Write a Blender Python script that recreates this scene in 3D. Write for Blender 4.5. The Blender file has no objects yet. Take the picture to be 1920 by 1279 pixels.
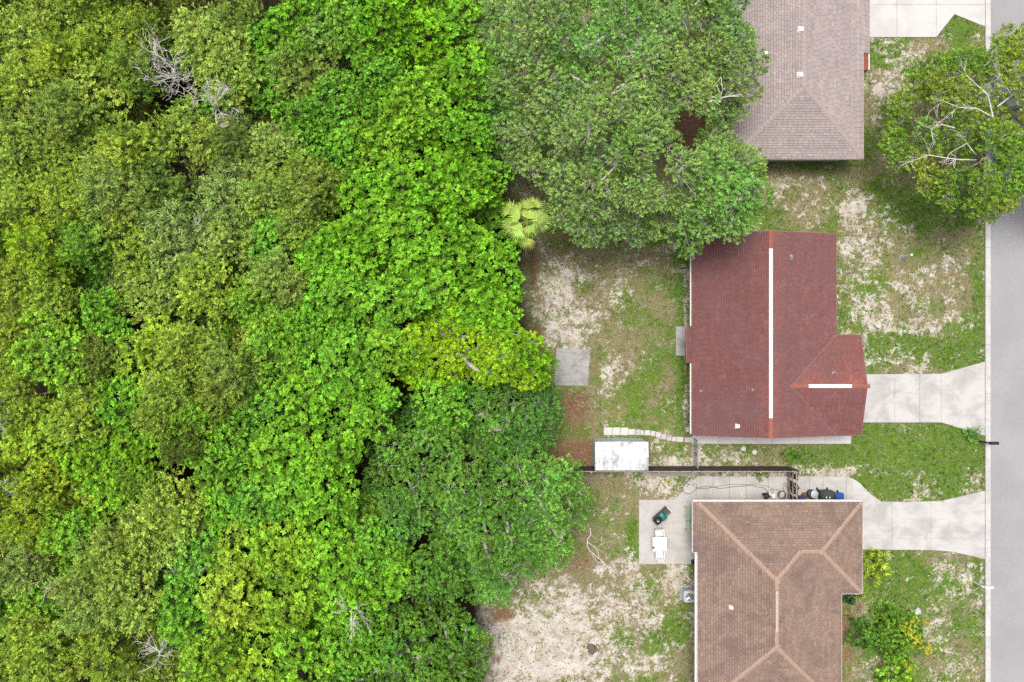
import bpy, bmesh, math, random
import numpy as np
from mathutils import Vector, Matrix

# ------------------------------------------------------------------ camera, sky, sun, exposure
SC = bpy.context.scene
COL = SC.collection
H, F = 49.0, 1470.0            # drone height (m); focal length in pixels of the 1920 px wide photograph


def P(px, py, h=0.0):
    """photo pixel -> world x, y of a point that stands h metres above the ground"""
    k = (H - h) / F
    return ((px - 960.0) * k, (639.5 - py) * k)


cam_d = bpy.data.cameras.new('camera')
cam = bpy.data.objects.new('camera', cam_d)
COL.objects.link(cam)
cam.location = (0, 0, H)
cam.rotation_euler = (0, 0, 0)
cam_d.sensor_width = 36.0
cam_d.lens = 36.0 * F / 1920.0
cam_d.clip_start = 0.5
cam_d.clip_end = 6000.0
SC.camera = cam

SUN_EL, SUN_AZ = math.radians(77), math.radians(-30)     # azimuth measured from +Y (top of the photo), clockwise
W = bpy.data.worlds.new('World')
SC.world = W
W.use_nodes = True
wn, wl = W.node_tree.nodes, W.node_tree.links
wn.clear()
sky = wn.new('ShaderNodeTexSky')
sky.sky_type = 'NISHITA'
sky.sun_disc = False
sky.sun_elevation = SUN_EL
sky.sun_rotation = SUN_AZ
sky.air_density = 0.7
sky.dust_density = 7.0
sky.ozone_density = 0.6
bg = wn.new('ShaderNodeBackground')
bg.inputs['Strength'].default_value = 0.10
wo = wn.new('ShaderNodeOutputWorld')
wl.new(sky.outputs[0], bg.inputs[0])
wl.new(bg.outputs[0], wo.inputs[0])

sun_d = bpy.data.lights.new('sun', 'SUN')
sun_d.energy = 1.5
sun_d.angle = math.radians(20)
sun_d.color = (1.0, 0.985, 0.955)
sun = bpy.data.objects.new('sun', sun_d)
COL.objects.link(sun)
sdir = Vector((math.sin(SUN_AZ) * math.cos(SUN_EL), math.cos(SUN_AZ) * math.cos(SUN_EL), math.sin(SUN_EL)))
sun.rotation_euler = sdir.to_track_quat('Z', 'Y').to_euler()
sun.location = (0, 0, 80)

SC.view_settings.view_transform = 'Standard'
SC.view_settings.look = 'None'
SC.view_settings.gamma = 1.0
SC.view_settings.use_curve_mapping = False
SC.view_settings.exposure = 0.80
SC.render.engine = 'CYCLES'
SC.cycles.max_bounces = 7
SC.cycles.diffuse_bounces = 2
SC.cycles.transmission_bounces = 5
SC.cycles.transparent_max_bounces = 4
SC.cycles.use_denoising = False
SC.cycles.sample_clamp_indirect = 4.0

rnd = random.Random(7)
RNG = np.random.default_rng(11)


# ------------------------------------------------------------------ small helpers
def lin(c):
    c = c / 255.0
    return c / 12.92 if c <= 0.04045 else ((c + 0.055) / 1.055) ** 2.4


def alb(rgb, k=1.66):
    return tuple(min(0.9, lin(v) / k) for v in rgb) + (1.0,)


def tag(o, label=None, cat=None, group=None, kind=None):
    if label: o['label'] = label
    if cat: o['category'] = cat
    if group: o['group'] = group
    if kind: o['kind'] = kind
    return o


def empty(name, loc=(0, 0, 0), rz=0.0, **kw):
    o = bpy.data.objects.new(name, None)
    o.location = loc
    o.rotation_euler = (0, 0, rz)
    o.empty_display_size = 0.2
    COL.objects.link(o)
    return tag(o, **kw)


def link(name, me, parent=None, loc=None, rot=None, scale=None):
    o = bpy.data.objects.new(name, me)
    COL.objects.link(o)
    if parent: o.parent = parent
    if loc is not None: o.location = loc
    if rot is not None: o.rotation_euler = rot
    if scale is not None: o.scale = scale
    return o


class MB:
    """collects shapes; build() links them as one mesh object"""

    def __init__(s):
        s.v, s.f, s.c = [], [], []

    def add(s, vs, fs, col=None):
        n = len(s.v)
        s.v.extend([tuple(p) for p in vs])
        s.f.extend([tuple(i + n for i in f) for f in fs])
        if col is not None:
            s.c.extend([col] * len(vs))
        return s

    def box(s, x0, x1, y0, y1, z0, z1, M=None):
        vs = [Vector(p) for p in ((x0, y0, z0), (x1, y0, z0), (x1, y1, z0), (x0, y1, z0), (x0, y0, z1), (x1, y0, z1), (x1, y1, z1), (x0, y1, z1))]
        if M: vs = [M @ p for p in vs]
        return s.add(vs, [(3, 2, 1, 0), (4, 5, 6, 7), (0, 1, 5, 4), (1, 2, 6, 5), (2, 3, 7, 6), (3, 0, 4, 7)])

    def bbox(s, x0, x1, y0, y1, z0, z1, b=0.01, M=None):
        """box with chamfered vertical and top edges"""
        b = min(b, (x1 - x0) * .45, (y1 - y0) * .45, (z1 - z0) * .45)
        def ring(x0, x1, y0, y1, z, b):
            return [(x0 + b, y0, z), (x1 - b, y0, z), (x1, y0 + b, z), (x1, y1 - b, z), (x1 - b, y1, z), (x0 + b, y1, z), (x0, y1 - b, z), (x0, y0 + b, z)]
        vs = ring(x0, x1, y0, y1, z0, b) + ring(x0, x1, y0, y1, z1 - b, b) + ring(x0 + b, x1 - b, y0 + b, y1 - b, z1, b)
        vs = [Vector(p) for p in vs]
        if M: vs = [M @ p for p in vs]
        fs = [tuple(range(7, -1, -1)), tuple(range(16, 24))]
        for k in (0, 8):
            for i in range(8):
                j = (i + 1) % 8
                fs.append((k + i, k + j, k + 8 + j, k + 8 + i))
        return s.add(vs, fs)

    def tube(s, pts, rads, n=6, cap=True, col=None):
        pts = [Vector(p) for p in pts]
        if not hasattr(rads, '__len__'): rads = [rads] * len(pts)
        base = len(s.v)
        prev = None
        for i, p in enumerate(pts):
            d = (pts[min(i + 1, len(pts) - 1)] - pts[max(i - 1, 0)])
            d = d.normalized() if d.length > 1e-9 else Vector((0, 0, 1))
            if prev is None:
                a = Vector((0, 0, 1)) if abs(d.z) < .9 else Vector((1, 0, 0))
                u = d.cross(a).normalized()
            else:
                u = (prev - d * prev.dot(d))
                u = u.normalized() if u.length > 1e-6 else d.orthogonal().normalized()
            prev = u
            w = d.cross(u)
            for k in range(n):
                a = 2 * math.pi * k / n
                s.v.append(tuple(p + (u * math.cos(a) + w * math.sin(a)) * rads[i]))
                if col is not None: s.c.append(col)
        for i in range(len(pts) - 1):
            for k in range(n):
                a, b = base + i * n + k, base + i * n + (k + 1) % n
                s.f.append((a, b, b + n, a + n))
        if cap:
            s.f.append(tuple(base + k for k in range(n - 1, -1, -1)))
            e = base + (len(pts) - 1) * n
            s.f.append(tuple(e + k for k in range(n)))
        return s

    def lathe(s, prof, n=16, M=None):
        """prof: (radius, z) from bottom to top"""
        base = len(s.v)
        for r, z in prof:
            for k in range(n):
                a = 2 * math.pi * k / n
                p = Vector((r * math.cos(a), r * math.sin(a), z))
                s.v.append(tuple(M @ p if M else p))
        for i in range(len(prof) - 1):
            for k in range(n):
                a, b = base + i * n + k, base + i * n + (k + 1) % n
                s.f.append((a, b, b + n, a + n))
        s.f.append(tuple(base + k for k in range(n - 1, -1, -1)))
        e = base + (len(prof) - 1) * n
        s.f.append(tuple(e + k for k in range(n)))
        return s

    def prism(s, poly, z0, z1):
        """poly: list of (x, y), any winding"""
        a = sum(poly[i][0] * poly[(i + 1) % len(poly)][1] - poly[(i + 1) % len(poly)][0] * poly[i][1] for i in range(len(poly)))
        if a < 0: poly = poly[::-1]
        n = len(poly)
        vs = [(x, y, z0) for x, y in poly] + [(x, y, z1) for x, y in poly]
        fs = [tuple(range(n - 1, -1, -1)), tuple(range(n, 2 * n))]
        for i in range(n):
            j = (i + 1) % n
            fs.append((i, j, n + j, n + i))
        return s.add(vs, fs)

    def mesh(s, name, mat=None, smooth=False):
        me = bpy.data.meshes.new(name)
        me.from_pydata(s.v, [], s.f)
        if s.c and len(s.c) == len(s.v):
            at = me.color_attributes.new('tint', 'FLOAT_COLOR', 'POINT')
            at.data.foreach_set('color', np.array([tuple(c) if len(c) == 4 else tuple(c) + (1.0,) for c in s.c], dtype=np.float32).ravel())
        if mat: me.materials.append(mat)
        if smooth: me.polygons.foreach_set('use_smooth', [True] * len(me.polygons))
        me.update()
        return me

    def build(s, name, mat, parent=None, loc=None, rot=None, smooth=False, **kw):
        return tag(link(name, s.mesh(name, mat, smooth), parent, loc, rot), **kw)


def np_mesh(name, V, T, mat, tint=None, smooth=False):
    """mesh from numpy arrays, T of shape (n, 3) or (n, 4)"""
    me = bpy.data.meshes.new(name)
    n, k = T.shape
    me.vertices.add(len(V))
    me.vertices.foreach_set('co', V.astype(np.float32).ravel())
    me.loops.add(n * k)
    me.loops.foreach_set('vertex_index', T.astype(np.int32).ravel())
    me.polygons.add(n)
    me.polygons.foreach_set('loop_start', np.arange(0, n * k, k, dtype=np.int32))
    me.polygons.foreach_set('loop_total', np.full(n, k, dtype=np.int32))
    if smooth: me.polygons.foreach_set('use_smooth', np.ones(n, dtype=bool))
    me.update(calc_edges=True)
    if tint is not None:
        if tint.shape[1] == 3: tint = np.concatenate([tint, np.ones((len(tint), 1))], 1)
        at = me.color_attributes.new('tint', 'FLOAT_COLOR', 'POINT')
        at.data.foreach_set('color', tint.astype(np.float32).ravel())
    me.materials.append(mat)
    return me


def vnoise(x, y, seed=0):
    """smooth value noise, about 0..1"""
    xi, yi = np.floor(x).astype(np.int64), np.floor(y).astype(np.int64)
    fx, fy = x - xi, y - yi
    fx, fy = fx * fx * (3 - 2 * fx), fy * fy * (3 - 2 * fy)
    def h(a, b):
        n = (a * 374761393 + b * 668265263 + seed * 974634977) & 0x7fffffff
        n = ((n ^ (n >> 13)) * 1274126177) & 0x7fffffff
        return ((n ^ (n >> 16)) & 0xffff) / 65535.0
    return (h(xi, yi) * (1 - fx) + h(xi + 1, yi) * fx) * (1 - fy) + (h(xi, yi + 1) * (1 - fx) + h(xi + 1, yi + 1) * fx) * fy


def fbm(x, y, seed=0, o=4):
    s = a = 0.0
    w = 1.0
    for i in range(o):
        s = s + w * vnoise(x * 2 ** i, y * 2 ** i, seed + i)
        a += w
        w *= .55
    return s / a


def inside(x, y, poly):
    r = np.zeros(np.shape(x), bool)
    n = len(poly)
    for i in range(n):
        x0, y0 = poly[i]
        x1, y1 = poly[(i + 1) % n]
        if y0 == y1: continue
        c = ((y0 > y) != (y1 > y)) & (x < (x1 - x0) * (y - y0) / (y1 - y0) + x0)
        r ^= c
    return r


def edge_dist(x, y, poly):
    d = np.full(np.shape(x), 1e9)
    n = len(poly)
    for i in range(n):
        ax, ay = poly[i]
        bx, by = poly[(i + 1) % n]
        L = (bx - ax) ** 2 + (by - ay) ** 2 + 1e-12
        t = np.clip(((x - ax) * (bx - ax) + (y - ay) * (by - ay)) / L, 0, 1)
        d = np.minimum(d, np.hypot(x - ax - t * (bx - ax), y - ay - t * (by - ay)))
    return d


def PP(pts, h=0.0):
    return [P(a, b, h) for a, b in pts]


# ------------------------------------------------------------------ materials
AL = .86      # hard surfaces: real-world base colours for this exposure


def dim(c):
    return tuple(v * AL for v in c[:3]) + (1.0,)


def nodemat(name):
    m = bpy.data.materials.new(name)
    m.use_nodes = True
    nt = m.node_tree
    b = nt.nodes['Principled BSDF']
    return m, nt, b


def mixc(nt, fac, a, b, mode='MIX'):
    n = nt.nodes.new('ShaderNodeMix')
    n.data_type = 'RGBA'
    n.blend_type = mode
    n.clamp_factor = True
    for val, sock in ((fac, n.inputs[0]), (a, n.inputs[6]), (b, n.inputs[7])):
        if hasattr(val, 'links') or hasattr(val, 'is_linked'):
            nt.links.new(val, sock)
        else:
            sock.default_value = val
    return n.outputs[2]


def math_(nt, op, a, b=0.0, c=None, clamp=False):
    n = nt.nodes.new('ShaderNodeMath')
    n.operation = op
    n.use_clamp = clamp
    for i, val in enumerate((a, b, c)):
        if val is None: continue
        if hasattr(val, 'is_linked'):
            nt.links.new(val, n.inputs[i])
        else:
            n.inputs[i].default_value = val
    return n.outputs[0]


def noise(nt, scale, detail=4, rough=.6, vec=None, dist=0.0):
    n = nt.nodes.new('ShaderNodeTexNoise')
    n.inputs['Scale'].default_value = scale
    n.inputs['Detail'].default_value = detail
    n.inputs['Roughness'].default_value = rough
    n.inputs['Distortion'].default_value = dist
    if vec is not None: nt.links.new(vec, n.inputs['Vector'])
    return n.outputs[0]


def smooth(nt, v, lo, hi):
    n = nt.nodes.new('ShaderNodeMapRange')
    n.interpolation_type = 'SMOOTHSTEP'
    n.inputs[1].default_value = lo
    n.inputs[2].default_value = hi
    nt.links.new(v, n.inputs[0])
    return n.outputs[0]


def objpos(nt):
    n = nt.nodes.new('ShaderNodeNewGeometry')
    return n.outputs['Position']


def bump(nt, b, h, strength=.3, dist=.02):
    n = nt.nodes.new('ShaderNodeBump')
    n.inputs['Strength'].default_value = strength
    n.inputs['Distance'].default_value = dist
    nt.links.new(h, n.inputs['Height'])
    nt.links.new(n.outputs[0], b.inputs['Normal'])


def plain(name, rgb, rough=.6, metal=0.0, var=.15, scale=6.0):
    m, nt, b = nodemat(name)
    rgb = dim(rgb)
    lo = tuple(v * (1 - var) for v in rgb[:3]) + (1.0,)
    nt.links.new(mixc(nt, noise(nt, scale, 5, .65, objpos(nt)), lo, tuple(min(.95, v * (1 + var)) for v in rgb[:3]) + (1.0,)), b.inputs['Base Color'])
    b.inputs['Roughness'].default_value = rough
    b.inputs['Metallic'].default_value = metal
    return m


def leaf_mat(name, trans=.35, rough=.5, objcol=True, spec=.35):
    m, nt, b = nodemat(name)
    at = nt.nodes.new('ShaderNodeAttribute')
    at.attribute_name = 'tint'
    col = at.outputs['Color']
    if objcol:
        oi = nt.nodes.new('ShaderNodeObjectInfo')
        col = mixc(nt, 1.0, oi.outputs['Color'], col, 'MULTIPLY')
    nt.links.new(col, b.inputs['Base Color'])
    b.inputs['Roughness'].default_value = rough
    b.inputs['Specular IOR Level'].default_value = spec
    tr = nt.nodes.new('ShaderNodeBsdfTranslucent')
    nt.links.new(mixc(nt, 1.0, col, (1.05, 1.1, .6, 1), 'MULTIPLY'), tr.inputs['Color'])
    mx = nt.nodes.new('ShaderNodeMixShader')
    mx.inputs[0].default_value = trans
    nt.links.new(b.outputs[0], mx.inputs[1])
    nt.links.new(tr.outputs[0], mx.inputs[2])
    nt.links.new(mx.outputs[0], nt.nodes['Material Output'].inputs['Surface'])
    return m


M_leaf = leaf_mat('foliage', .24, .55, True, .16)
M_oakleaf = leaf_mat('oak_foliage', .30, .5, True, .38)
M_grass = leaf_mat('grass_blades', .3, .6, False, .2)
M_litter = leaf_mat('dry_leaves', .1, .7, False, .2)
M_frond = leaf_mat('palm_leaf', .25, .4, True, .5)


def bark(name, a, b_):
    m, nt, b = nodemat(name)
    n = noise(nt, 9, 6, .7, objpos(nt), .6)
    nt.links.new(mixc(nt, smooth(nt, n, .35, .65), a, b_), b.inputs['Base Color'])
    b.inputs['Roughness'].default_value = .85
    bump(nt, b, n, .5, .02)
    return m


M_bark = bark('bark_grey', (.09, .075, .045, 1), (.21, .18, .115, 1))
M_oakbark = bark('oak_bark', (.30, .28, .24, 1), (.58, .57, .51, 1))
M_dead = bark('bleached_wood', (.48, .46, .41, 1), (.72, .70, .64, 1))
M_trunkdark = bark('dark_bark', (.07, .055, .04, 1), (.17, .14, .11, 1))  # darker brown bark of woodland trunks, shrub stems and the stump


def concrete(name, rgb, stain=.28, scale=.8):
    m, nt, b = nodemat(name)
    rgb = dim(rgb)[:3]
    p = objpos(nt)
    big = noise(nt, scale, 6, .62, p, .5)
    fine = noise(nt, 22, 5, .7, p)
    mp = nt.nodes.new('ShaderNodeMapping')
    mp.inputs['Scale'].default_value = (.45, 3.2, 1)
    nt.links.new(p, mp.inputs[0])
    streak = noise(nt, 1.1, 6, .68, mp.outputs[0], .8)
    dark = tuple(v * (1 - stain) for v in rgb) + (1,)
    light = tuple(min(.85, v * 1.06) for v in rgb) + (1,)
    c = mixc(nt, smooth(nt, big, .32, .60), dark, light)
    c = mixc(nt, math_(nt, 'MULTIPLY', smooth(nt, streak, .50, .70), .60), c, tuple(v * (1 - stain * 1.3) for v in rgb) + (1,))
    c = mixc(nt, math_(nt, 'MULTIPLY', smooth(nt, fine, .55, .75), .35), c, tuple(v * .78 for v in rgb) + (1,))
    nt.links.new(c, b.inputs['Base Color'])
    b.inputs['Roughness'].default_value = .9
    bump(nt, b, fine, .25, .01)
    return m


M_conc = concrete('driveway_concrete', (.50, .495, .475), .22)
M_conc_new = concrete('clean_concrete', (.55, .548, .53), .08)
M_conc_grey = concrete('weathered_concrete', (.36, .36, .35), .3, 1.6)
M_conc_patio = concrete('patio_concrete', (.47, .465, .44), .16)
M_kerb = concrete('kerb_concrete', (.53, .528, .51), .2, .6)


def asphalt():
    m, nt, b = nodemat('worn_asphalt')
    p = objpos(nt)
    big = noise(nt, .35, 5, .6, p)
    fine = noise(nt, 40, 4, .8, p)
    mid = noise(nt, 5, 5, .7, p)
    c = mixc(nt, smooth(nt, big, .3, .7), (.262, .263, .265, 1), (.305, .306, .308, 1))
    c = mixc(nt, math_(nt, 'MULTIPLY', smooth(nt, mid, .45, .75), .45), c, (.225, .225, .23, 1))
    c = mixc(nt, math_(nt, 'MULTIPLY', smooth(nt, fine, .50, .66), .55), c, (.175, .175, .18, 1))
    nt.links.new(c, b.inputs['Base Color'])
    b.inputs['Roughness'].default_value = .9
    bump(nt, b, fine, .4, .01)
    return m


M_asphalt = asphalt()


def shingle_mat(name, base, stain, lich, stain_amt=.6):
    """per-shingle granule colour comes from the mesh, weathering from world-space noise"""
    m, nt, b = nodemat(name)
    base, stain, lich = dim(base), dim(stain), dim(lich)
    p = objpos(nt)
    at = nt.nodes.new('ShaderNodeAttribute')
    at.attribute_name = 'tint'
    c = mixc(nt, 1.0, base, at.outputs['Color'], 'MULTIPLY')
    big = noise(nt, .55, 6, .62, p, .8)
    c = mixc(nt, math_(nt, 'MULTIPLY', smooth(nt, big, .45, .66), stain_amt), c, stain)
    b2 = noise(nt, 1.7, 5, .7, p, .4)
    c = mixc(nt, math_(nt, 'MULTIPLY', smooth(nt, b2, .50, .72), .35), c, lich)
    fine = noise(nt, 26, 4, .8, p)
    c = mixc(nt, math_(nt, 'MULTIPLY', smooth(nt, fine, .48, .72), .32), c, lich)
    nt.links.new(c, b.inputs['Base Color'])
    b.inputs['Roughness'].default_value = .9
    bump(nt, b, fine, .3, .01)
    return m


M_sh_red = shingle_mat('red_shingles', (.175, .070, .064, 1), (.145, .078, .080, 1), (.28, .155, .145, 1))
M_sh_pink = shingle_mat('pink_grey_shingles', (.335, .285, .272, 1), (.30, .255, .25, 1), (.44, .38, .36, 1))
M_sh_brown = shingle_mat('brown_shingles', (.245, .172, .130, 1), (.155, .108, .096, 1), (.35, .255, .20, 1), .75)
M_cap_orange = plain('orange_ridge_cap', (.30, .11, .07), .85, 0, .3, 3)
M_cap_pink = plain('pale_pink_ridge_cap', (.36, .30, .28), .85)
M_cap_brown = plain('tan_ridge_cap', (.37, .26, .195), .85)
M_dark_deck = plain('roof_felt', (.06, .05, .05), .9)
M_white = plain('white_paint', (.78, .78, .76), .5, 0, .05)
M_wall_white = plain('white_stucco', (.72, .71, .68), .85, 0, .06)
M_wall_tan = plain('tan_stucco', (.52, .45, .36), .85, 0, .06)
M_wall_pink = plain('cream_stucco', (.58, .50, .42), .85, 0, .06)
M_glass = plain('window_glass', (.05, .07, .08), .08, 0, .1)
M_metal = plain('galvanised_metal', (.45, .47, .48), .4, .6, .1)
M_metal_dk = plain('dark_metal', (.08, .08, .085), .5, .5, .1)
M_black = plain('black_plastic', (.018, .018, .02), .45)
M_blue = plain('blue_plastic', (.012, .075, .32), .4, 0, .05)
M_white_pl = plain('white_plastic', (.80, .80, .78), .4, 0, .03)
M_green_pl = plain('pale_green_plastic', (.36, .55, .30), .45, 0, .06)
M_teal = plain('teal_enamel', (.012, .17, .13), .35, 0, .08)
M_yellow = plain('yellow_plastic', (.70, .60, .05), .5)
M_hose = plain('grey_hose_rubber', (.10, .095, .085), .6)
M_ac = plain('pale_blue_metal', (.47, .53, .55), .5, .1, .05)
M_wood_dk = plain('dark_weathered_wood', (.075, .052, .043), .9, 0, .4, 14)
M_wood_gr = plain('grey_weathered_wood', (.33, .29, .25), .9, 0, .3, 14)
M_brown_pl = plain('brown_clay', (.16, .075, .04), .7)
M_brick = plain('red_brick', (.30, .085, .055), .9, 0, .35, 9)


def shed_mat():
    m, nt, b = nodemat('white_shed_metal')
    p = objpos(nt)
    mp = nt.nodes.new('ShaderNodeMapping')
    mp.inputs['Scale'].default_value = (2.2, .8, 1)
    nt.links.new(p, mp.inputs[0])
    n = noise(nt, 1.2, 6, .7, mp.outputs[0], .5)
    c = mixc(nt, smooth(nt, n, .42, .70), (.56, .58, .58, 1), (.20, .21, .205, 1))
    nt.links.new(c, b.inputs['Base Color'])
    b.inputs['Roughness'].default_value = .45
    return m


M_shed = shed_mat()
M_shed_wall = plain('pale_blue_shed_wall', (.58, .66, .69), .5, 0, .05)

# ------------------------------------------------------------------ ground
HARD = {}
HARD['red_drive'] = [(1600, 702), (1765, 701), (1846, 678), (1846, 817), (1765, 792), (1600, 792)]
HARD['brown_drive'] = [(1600, 898), (1612, 906), (1630, 925), (1652, 940), (1700, 941), (1765, 939), (1846, 920), (1846, 1048), (1785, 1034), (1745, 1031), (1600, 1030)]
HARD['pink_drive'] = [(1610, -160), (1846, -160), (1846, 50), (1789, 27), (1755, 70), (1610, 70)]
HARD['side_yard'] = [(1307, 893), (1586, 893), (1600, 898), (1600, 960), (1250, 960), (1250, 946), (1264, 937)]
HARD['patio'] = [(1198, 937), (1306, 937), (1306, 1057), (1198, 1057)]
HARD['walk'] = [(1297, 800), (1595, 800), (1595, 832), (1297, 832)]
HARD['pad'] = [(1043, 652), (1106, 656), (1102, 724), (1040, 722)]
HARD['road'] = [(1846, -300), (2110, -300), (2110, 1600), (1846, 1600)]
HARD['shed'] = [(1110, 822), (1204, 822), (1204, 870), (1110, 870)]
HARD['stones'] = [(1131, 801), (1178, 802), (1240, 806), (1298, 821), (1298, 831), (1240, 823), (1178, 815), (1131, 816)]
HARD['red_house'] = [(1318, 455), (1545, 455), (1545, 640), (1580, 640), (1580, 805), (1318, 805)]
HARD['brown_house'] = [(1318, 955), (1580, 955), (1580, 1092), (1546, 1092), (1546, 1500), (1318, 1500)]
HARD['pink_house'] = [(1390, -400), (1588, -400), (1588, 280), (1390, 280)]
HARDW = {k: PP(v) for k, v in HARD.items()}

FOREST = PP([(-400, -400), (905, -400), (905, 60), (900, 200), (930, 330), (975, 450), (965, 560), (985, 640), (1015, 700), (1000, 860), (930, 1000), (890, 1130), (870, 1600), (-400, 1600)])

SAND = [(1035, 560, 50, 80, .27), (1070, 612, 42, 30, .33), (1045, 510, 40, 40, .12), (990, 1210, 110, 90, .65), (940, 1235, 70, 60, .45), (1040, 1240, 60, 40, .3), (1120, 1150, 140, 70, .32), (1160, 1240, 70, 50, .25),
        (1190, 1070, 70, 45, .2), (1180, 930, 95, 35, .2), (1272, 1080, 28, 40, .45), (1690, 110, 38, 42, .55), (1645, 190, 20, 55, .5), (1540, 385, 110, 45, .22), (1600, 420, 30, 60, .38),
        (1625, 520, 60, 85, .36), (1690, 640, 75, 60, .30), (1600, 620, 40, 50, .25), (1760, 540, 60, 60, .15), (1560, 886, 70, 12, .7), (1620, 885, 30, 14, .5), (1715, 912, 45, 22, .38), (1790, 1085, 45, 45, .3), (1770, 1210, 22, 75, .38),
        (1330, 862, 55, 16, .4), (1265, 866, 45, 12, .4), (1620, 1245, 40, 22, .5), (1140, 740, 18, 45, .3), (1150, 680, 22, 60, .22), (1200, 690, 50, 40, .1), (1780, 640, 30, 40, .15),
        (1230, 1250, 70, 50, .2), (1820, 900, 18, 40, .25), (1440, 865, 60, 15, .25), (1640, 1170, 20, 20, .2), (1285, 640, 4, 190, .45), (1300, 1200, 8, 120, .35), (1400, 888, 90, 4, .4), (1235, 905, 60, 20, .2)]
GREEN = [(1278, 640, 9, 160, .8), (1215, 760, 80, 55, .25), (1720, 650, 48, 24, .75), (1770, 668, 45, 22, .6), (1620, 590, 60, 80, .25), (1800, 640, 40, 40, .35), (1640, 660, 50, 30, .5), (1720, 845, 115, 50, .9), (1760, 895, 60, 35, .8), (1650, 915, 60, 20, .7), (1600, 850, 60, 25, .4),
         (1695, 1085, 60, 60, .65), (1800, 1130, 40, 90, .2), (1832, 1075, 12, 35, .7), (1836, 540, 12, 60, .7), (1830, 650, 18, 40, .4), (1760, 385, 70, 34, .7), (1255, 1185, 36, 30, .8), (1185, 1005, 11, 45, .9), (1550, 308, 80, 9, .5),
         (1640, 90, 22, 30, .5), (1800, 62, 34, 28, .6), (1500, 862, 45, 22, .5), (1350, 420, 90, 70, .5), (1250, 445, 80, 20, .35), (1750, 1230, 90, 70, .2), (1640, 800, 25, 30, .3), (1660, 350, 30, 30, .3),
         (1200, 1240, 60, 40, .15), (1790, 800, 50, 25, .35), (1710, 470, 20, 12, .4), (1590, 400, 12, 10, .4)]
DRY = [(1130, 490, 140, 60, .35), (1480, 330, 80, 28, .25), (1760, 540, 70, 70, .3), (1480, 400, 60, 40, .2), (1100, 1090, 60, 60, .3), (1790, 1150, 50, 80, .15), (1000, 1200, 160, 120, .25), (1160, 930, 100, 40, .2)]
LITTER = [(1075, 770, 42, 45, .8), (1072, 850, 46, 26, 1.2), (1020, 840, 22, 34, .7), (945, 1148, 24, 24, 1.2), (1000, 505, 10, 45, .8), (1005, 640, 20, 45, .7), (1290, 265, 45, 50, .9), (1110, 442, 70, 18, .6),
          (1085, 1060, 55, 45, .6), (1592, 1190, 16, 75, .7), (1120, 680, 22, 50, .5), (1450, 872, 40, 12, .35), (1165, 920, 20, 14, .5), (925, 1230, 14, 40, .6), (1210, 200, 240, 220, .35), (1760, 250, 80, 100, .3)]


def blobs(x, y, L, warp=.6):
    wx = x + (fbm(x * .5, y * .5, 3) - .5) * 3.2 * warp + (fbm(x * 1.7, y * 1.7, 8) - .5) * 1.4 * warp
    wy = y + (fbm(x * .5, y * .5, 5) - .5) * 3.2 * warp + (fbm(x * 1.7, y * 1.7, 9) - .5) * 1.4 * warp
    r = np.zeros(x.shape)
    for px, py, rx, ry, a in L:
        cx, cy = P(px, py)
        if min(rx, ry) < 13:                       # narrow strips keep their place
            q = ((x - cx) / (rx / 30)) ** 2 + ((y - cy) / (ry / 30)) ** 2
        else:
            q = ((wx - cx) / (rx / 30)) ** 2 + ((wy - cy) / (ry / 30)) ** 2
        r += a * np.exp(-q * .9)
    return r


def fields(x, y):
    sand = .17 + blobs(x, y, SAND) * .95 + (fbm(x * .35, y * .35, 21) - .5) * .5 + (fbm(x * 1.2, y * 1.2, 23) - .5) * .9 + (fbm(x * 3, y * 3, 25, 2) - .5) * .35
    green = .45 + blobs(x, y, GREEN) - blobs(x, y, DRY) + (fbm(x * .3, y * .3, 31) - .5) * .5 + (fbm(x * .9, y * .9, 33) - .5) * 1.1 + (fbm(x * 2.6, y * 2.6, 35, 2) - .5) * .6
    lit = blobs(x, y, LITTER)
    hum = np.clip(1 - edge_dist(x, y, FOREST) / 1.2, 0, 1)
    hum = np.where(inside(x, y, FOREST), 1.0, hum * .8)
    sand = np.where(lit > .35, sand * .6, sand)
    sand = sand - np.clip(blobs(x, y, GREEN) - .3, 0, 1) * .5
    return np.clip(sand, 0, 1), np.clip(green, 0, 1), np.clip(lit, 0, 1), np.clip(hum, 0, 1)


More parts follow.
